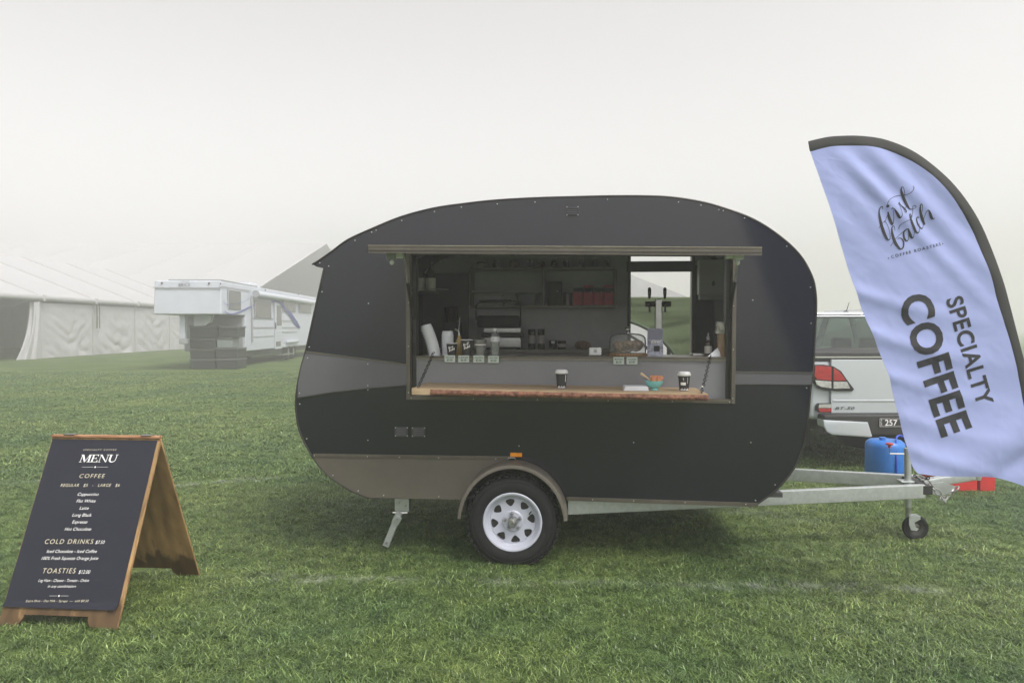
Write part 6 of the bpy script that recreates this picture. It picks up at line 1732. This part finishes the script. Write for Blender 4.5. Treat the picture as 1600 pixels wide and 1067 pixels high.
# ================================================================== marquees
EX, RX, EZ, RZ = -23.3, -30.2, 3.07, 5.85
mqa = thing('marquee', 'long white marquee with one open bay at the left edge', 'marquee', (-30, 44, 0))
Y0B, BAY, NBAY = 31.9, 4.6, 5
def sag(u, v): return -0.10 * math.sin(u * math.pi) * math.sin(v * math.pi)
for k in range(NBAY):
    y0, y1 = Y0B + k * BAY, Y0B + (k + 1) * BAY
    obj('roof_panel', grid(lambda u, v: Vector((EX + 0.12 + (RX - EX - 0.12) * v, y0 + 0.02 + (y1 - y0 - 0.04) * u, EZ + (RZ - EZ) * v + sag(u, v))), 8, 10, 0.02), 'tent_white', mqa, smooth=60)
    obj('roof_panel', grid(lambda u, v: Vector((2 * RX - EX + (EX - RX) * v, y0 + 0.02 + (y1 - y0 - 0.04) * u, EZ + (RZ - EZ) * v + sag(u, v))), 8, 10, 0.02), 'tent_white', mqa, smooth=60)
    if k > 0:
        sd = k * 3.7
        def wallf(u, v):
            d = 0.10 * noise.noise(Vector((u * 2.2 + sd, v * 1.6, sd))) + 0.15 * abs(noise.noise(Vector((u * 2.6 + v * 2.0 + sd, v * 4.5 - abs(u - 0.5) * 3, sd)))) + 0.05 * noise.noise(Vector((u * 9, v * 7 + u * 4, sd)))
            d *= min(1, u * 8, (1 - u) * 8) * (0.3 + 0.7 * (1 - v))
            return Vector((EX + d, y0 + 0.06 + (BAY - 0.12) * u, 0.02 + (EZ - 0.32) * v))
        obj('wall_panel', grid(wallf, 44, 34, 0.012), 'tent_white', mqa, smooth=80)
for k in range(NBAY + 1):
    y = Y0B + k * BAY
    obj('post', BX(EX - 0.07, EX + 0.02, y - 0.055, y + 0.055, 0, EZ), 'tent_seam', mqa)
    obj('rafter_seam', beam(NB(), (EX + 0.12, y, EZ + 0.03), (RX, y, RZ + 0.03), 0.10, 0.05), 'tent_seam', mqa)
    obj('gutter_end', BX(EX + 0.02, EX + 0.30, y - 0.10, y + 0.10, EZ - 0.22, EZ + 0.10, bev=0.03), 'tent_white', mqa)
obj('gutter', TB([(EX + 0.13, Y0B, EZ - 0.05), (EX + 0.13, Y0B + NBAY * BAY, EZ - 0.05)], 0.15, 12), 'tent_white', mqa)
obj('far_wall', BX(2 * RX - EX - 0.02, 2 * RX - EX + 0.02, Y0B, Y0B + NBAY * BAY, 0, EZ), 'tent_white', mqa)
for y in (Y0B - 0.02, Y0B + NBAY * BAY):
    plate('gable_wall', [[(EX, 0), (EX, EZ), (RX, RZ), (2 * RX - EX, EZ), (2 * RX - EX, 0)]], y, y + 0.02, 'tent_white', mqa)
# gathered curtain beside the open bay
def curt(u, v):
    a = u * math.tau; wd = 0.22 + 0.55 * (1 - v) ** 2.2
    r = 1 + 0.22 * math.sin(a * 7 + v * 2)
    return Vector((EX + 0.02 + math.cos(a) * 0.20 * r, Y0B + BAY - 0.25 - wd * 0.8 + math.sin(a) * wd * r, 0.02 + (EZ - 0.3) * v))
obj('gathered_curtain', grid(curt, 64, 16), 'tent_white', mqa, smooth=80)
obj('guy_strap', BX(EX + 0.24, EX + 0.27, Y0B + 2 * BAY - 0.03, Y0B + 2 * BAY + 0.05, 1.5, EZ), 'dark_trim', mqa)
obj('guy_strap', BX(EX + 0.24, EX + 0.27, Y0B + 2 * BAY + 0.24, Y0B + 2 * BAY + 0.28, 1.5, EZ - 0.2), 'dark_trim', mqa)
# trestle tables inside the open bay
# big marquee behind, roof towards the viewer
BYE, BYR, BX1, BZR = 68.0, 106.0, -26.5, 13.45
mqb = thing('marquee', 'taller white marquee behind, its gable peak fading into fog', 'marquee', (-50, 80, 0))
for k in range(7):
    x1_ = BX1 - k * 8.2; x0_ = x1_ - 8.2
    obj('roof_panel', grid(lambda u, v: Vector((x0_ + 0.05 + 8.1 * u, BYE + (BYR - BYE) * v, EZ + (BZR - EZ) * v + 3 * sag(u, v))), 8, 8, 0.03), 'tent_white', mqb, smooth=60)
    obj('roof_panel', grid(lambda u, v: Vector((x0_ + 0.05 + 8.1 * u, 2 * BYR - BYE + (BYE - BYR) * v, EZ + (BZR - EZ) * v + 3 * sag(u, v))), 8, 8, 0.03), 'tent_white', mqb, smooth=60)
    obj('rafter_seam', beam(NB(), (x1_, BYE, EZ + 0.06), (x1_, BYR, BZR + 0.06), 0.16, 0.10), 'fogged_seam', mqb)
    obj('wall_panel', BX(x0_ + 0.05, x1_ - 0.05, BYE, BYE + 0.03, 0, EZ - 0.02), 'tent_white', mqb)
bm = NB(); bm.faces.new([bm.verts.new(v) for v in ((BX1, BYE, 0), (BX1, BYE, EZ), (BX1, BYR, BZR), (BX1, 2 * BYR - BYE, EZ), (BX1, 2 * BYR - BYE, 0))])
bmesh.ops.solidify(bm, geom=bm.faces[:], thickness=0.04)
obj('gable_wall', bm, 'fogged_gable', mqb, smooth=0)
obj('valance', BX(BX1 - 0.1, BX1 + 0.1, BYE, 2 * BYR - BYE, EZ - 0.3, EZ), 'tent_seam', mqb)
# white marquee seen through the trailer's far door
CYT = 20.0
r0 = at(985, 424, CYT); r1 = at(1084, 468, CYT)
slope = (r0.z - r1.z) / (r1.x - r0.x)
cx = r1.x - 5.0; cz_ = r1.z + slope * 5.0
mqc = thing('marquee', 'white marquee gable seen through the far door of the coffee trailer', 'marquee', (cx, CYT + 5, 0))
for s in (-1, 1):
    for k in range(3):
        obj('roof_panel', grid(lambda u, v: Vector((cx + s * 5.0 * (1 - v), CYT + k * 4 + 0.03 + 3.94 * u, r1.z + (cz_ - r1.z) * v - (0.25 * math.sin(v * math.pi) * 0.5))), 4, 10, 0.03), 'tent_white', mqc, smooth=60)
    obj('wall_panel', BX(cx + s * 5 - 0.02, cx + s * 5 + 0.02, CYT, CYT + 12, 0, r1.z - 0.02), 'tent_white', mqc)
plate('gable_wall', [[(cx - 5, 0), (cx + 5, 0), (cx + 5, r1.z), (cx + 2.5, r1.z + slope * 2.5 - 0.14), (cx, cz_), (cx - 2.5, r1.z + slope * 2.5 - 0.14), (cx - 5, r1.z)]], CYT - 0.05, CYT - 0.01, 'tent_white', mqc)
# green shelter beyond the far door
GY = 10.2
def gp(px, py): p = at(px, py, GY); return (p.x, p.z)
tl = gp(900, 465.5); trp = gp(1140, 465.5)
gs = thing('green_shelter', 'green fabric shelter with an arched opening seen through the trailer door', 'shelter', ((tl[0] + trp[0]) / 2, GY + 1, 0))
arch_px = [(930, 506), (960, 501), (982, 502), (1006, 511), (1026, 524), (1044, 542), (1058, 562), (1070, 590), (1085, 640)]
ac = catmull([Vector((*gp(*q), 0)) for q in arch_px], 5)
lx = gp(900, 500)[0]
outl = [(tl[0], tl[1]), (tl[0], 0.02), (gp(905, 600)[0], 0.02)] + [(gp(905, 600)[0], ac[0].y)] + [(c.x, c.y) for c in ac] + [(ac[-1].x + 0.02, 0.02), (trp[0], 0.02), (trp[0], trp[1])]
bm = NB(); me = curve_mesh([outl], 0.006); bm.from_mesh(me)
for _ in range(5):
    es = [e for e in bm.edges if e.calc_length() > 0.12]
    if not es: break
    bmesh.ops.subdivide_edges(bm, edges=es, cuts=1); bmesh.ops.triangulate(bm, faces=bm.faces[:])
bm.transform(Matrix.Translation((0, GY, 0)) @ XZ)
for v in bm.verts:
    d_ = 0.030 * noise.noise(Vector((v.co.x * 1.2, 0, v.co.z * 6))) + 0.012 * noise.noise(Vector((v.co.x * 3, 2, v.co.z * 16)))
    v.co.y -= d_
obj('front_wall', bm, 'tent_green', gs, smooth=60)
obj('arch_piping', TB([(c.x, GY - 0.02, c.y) for c in ac], 0.025, 8), 'green_pipe', gs)
ac2 = [Vector((c.x - 0.10, c.y - 0.13, 0)) for c in ac]
obj('arch_piping', TB([(c.x, GY + 0.55, c.y) for c in ac2], 0.02, 8), 'green_pipe', gs)
obj('roof', grid(lambda u, v: Vector((tl[0] + (trp[0] - tl[0]) * u, GY + 2.2 * v, tl[1] + 0.05 * math.sin(v * math.pi))), 8, 8, 0.006), 'tent_green', gs, smooth=60)
obj('side_wall', BX(trp[0] - 0.01, trp[0], GY + 0.01, GY + 2.2, 0.02, tl[1] - 0.01), 'tent_green', gs)
for x, y in ((tl[0] + 0.04, GY + 0.06), (trp[0] - 0.06, GY + 0.06), (tl[0] + 0.04, GY + 2.15), (trp[0] - 0.06, GY + 2.15), (at(1045, 540, GY + 2.15).x, GY + 2.15)):
    obj('pole', TB([(x, y, 0), (x, y, tl[1] - 0.02)], 0.035, 10), 'dark_trim', gs)

# ================================================================== haze: the fog itself
hz = obj('haze', BX(-420, 420, -130, 470, -1.0, 14.6), None, smooth=0)
hm = bpy.data.materials.new('haze'); hm.use_nodes = True
nt = hm.node_tree; nt.nodes.clear()
ho = nd(nt, 'ShaderNodeOutputMaterial'); pv = nd(nt, 'ShaderNodeVolumePrincipled')
pv.inputs['Color'].default_value = (0.98, 0.975, 0.975, 1)
pv.inputs['Density'].default_value = 0.0108
pv.inputs['Anisotropy'].default_value = 0.5
nt.links.new(pv.outputs[0], ho.inputs['Volume'])
hz.data.materials.append(hm)
tag(hz, 'thick pale morning fog lying over the whole field', 'fog', kind='stuff')
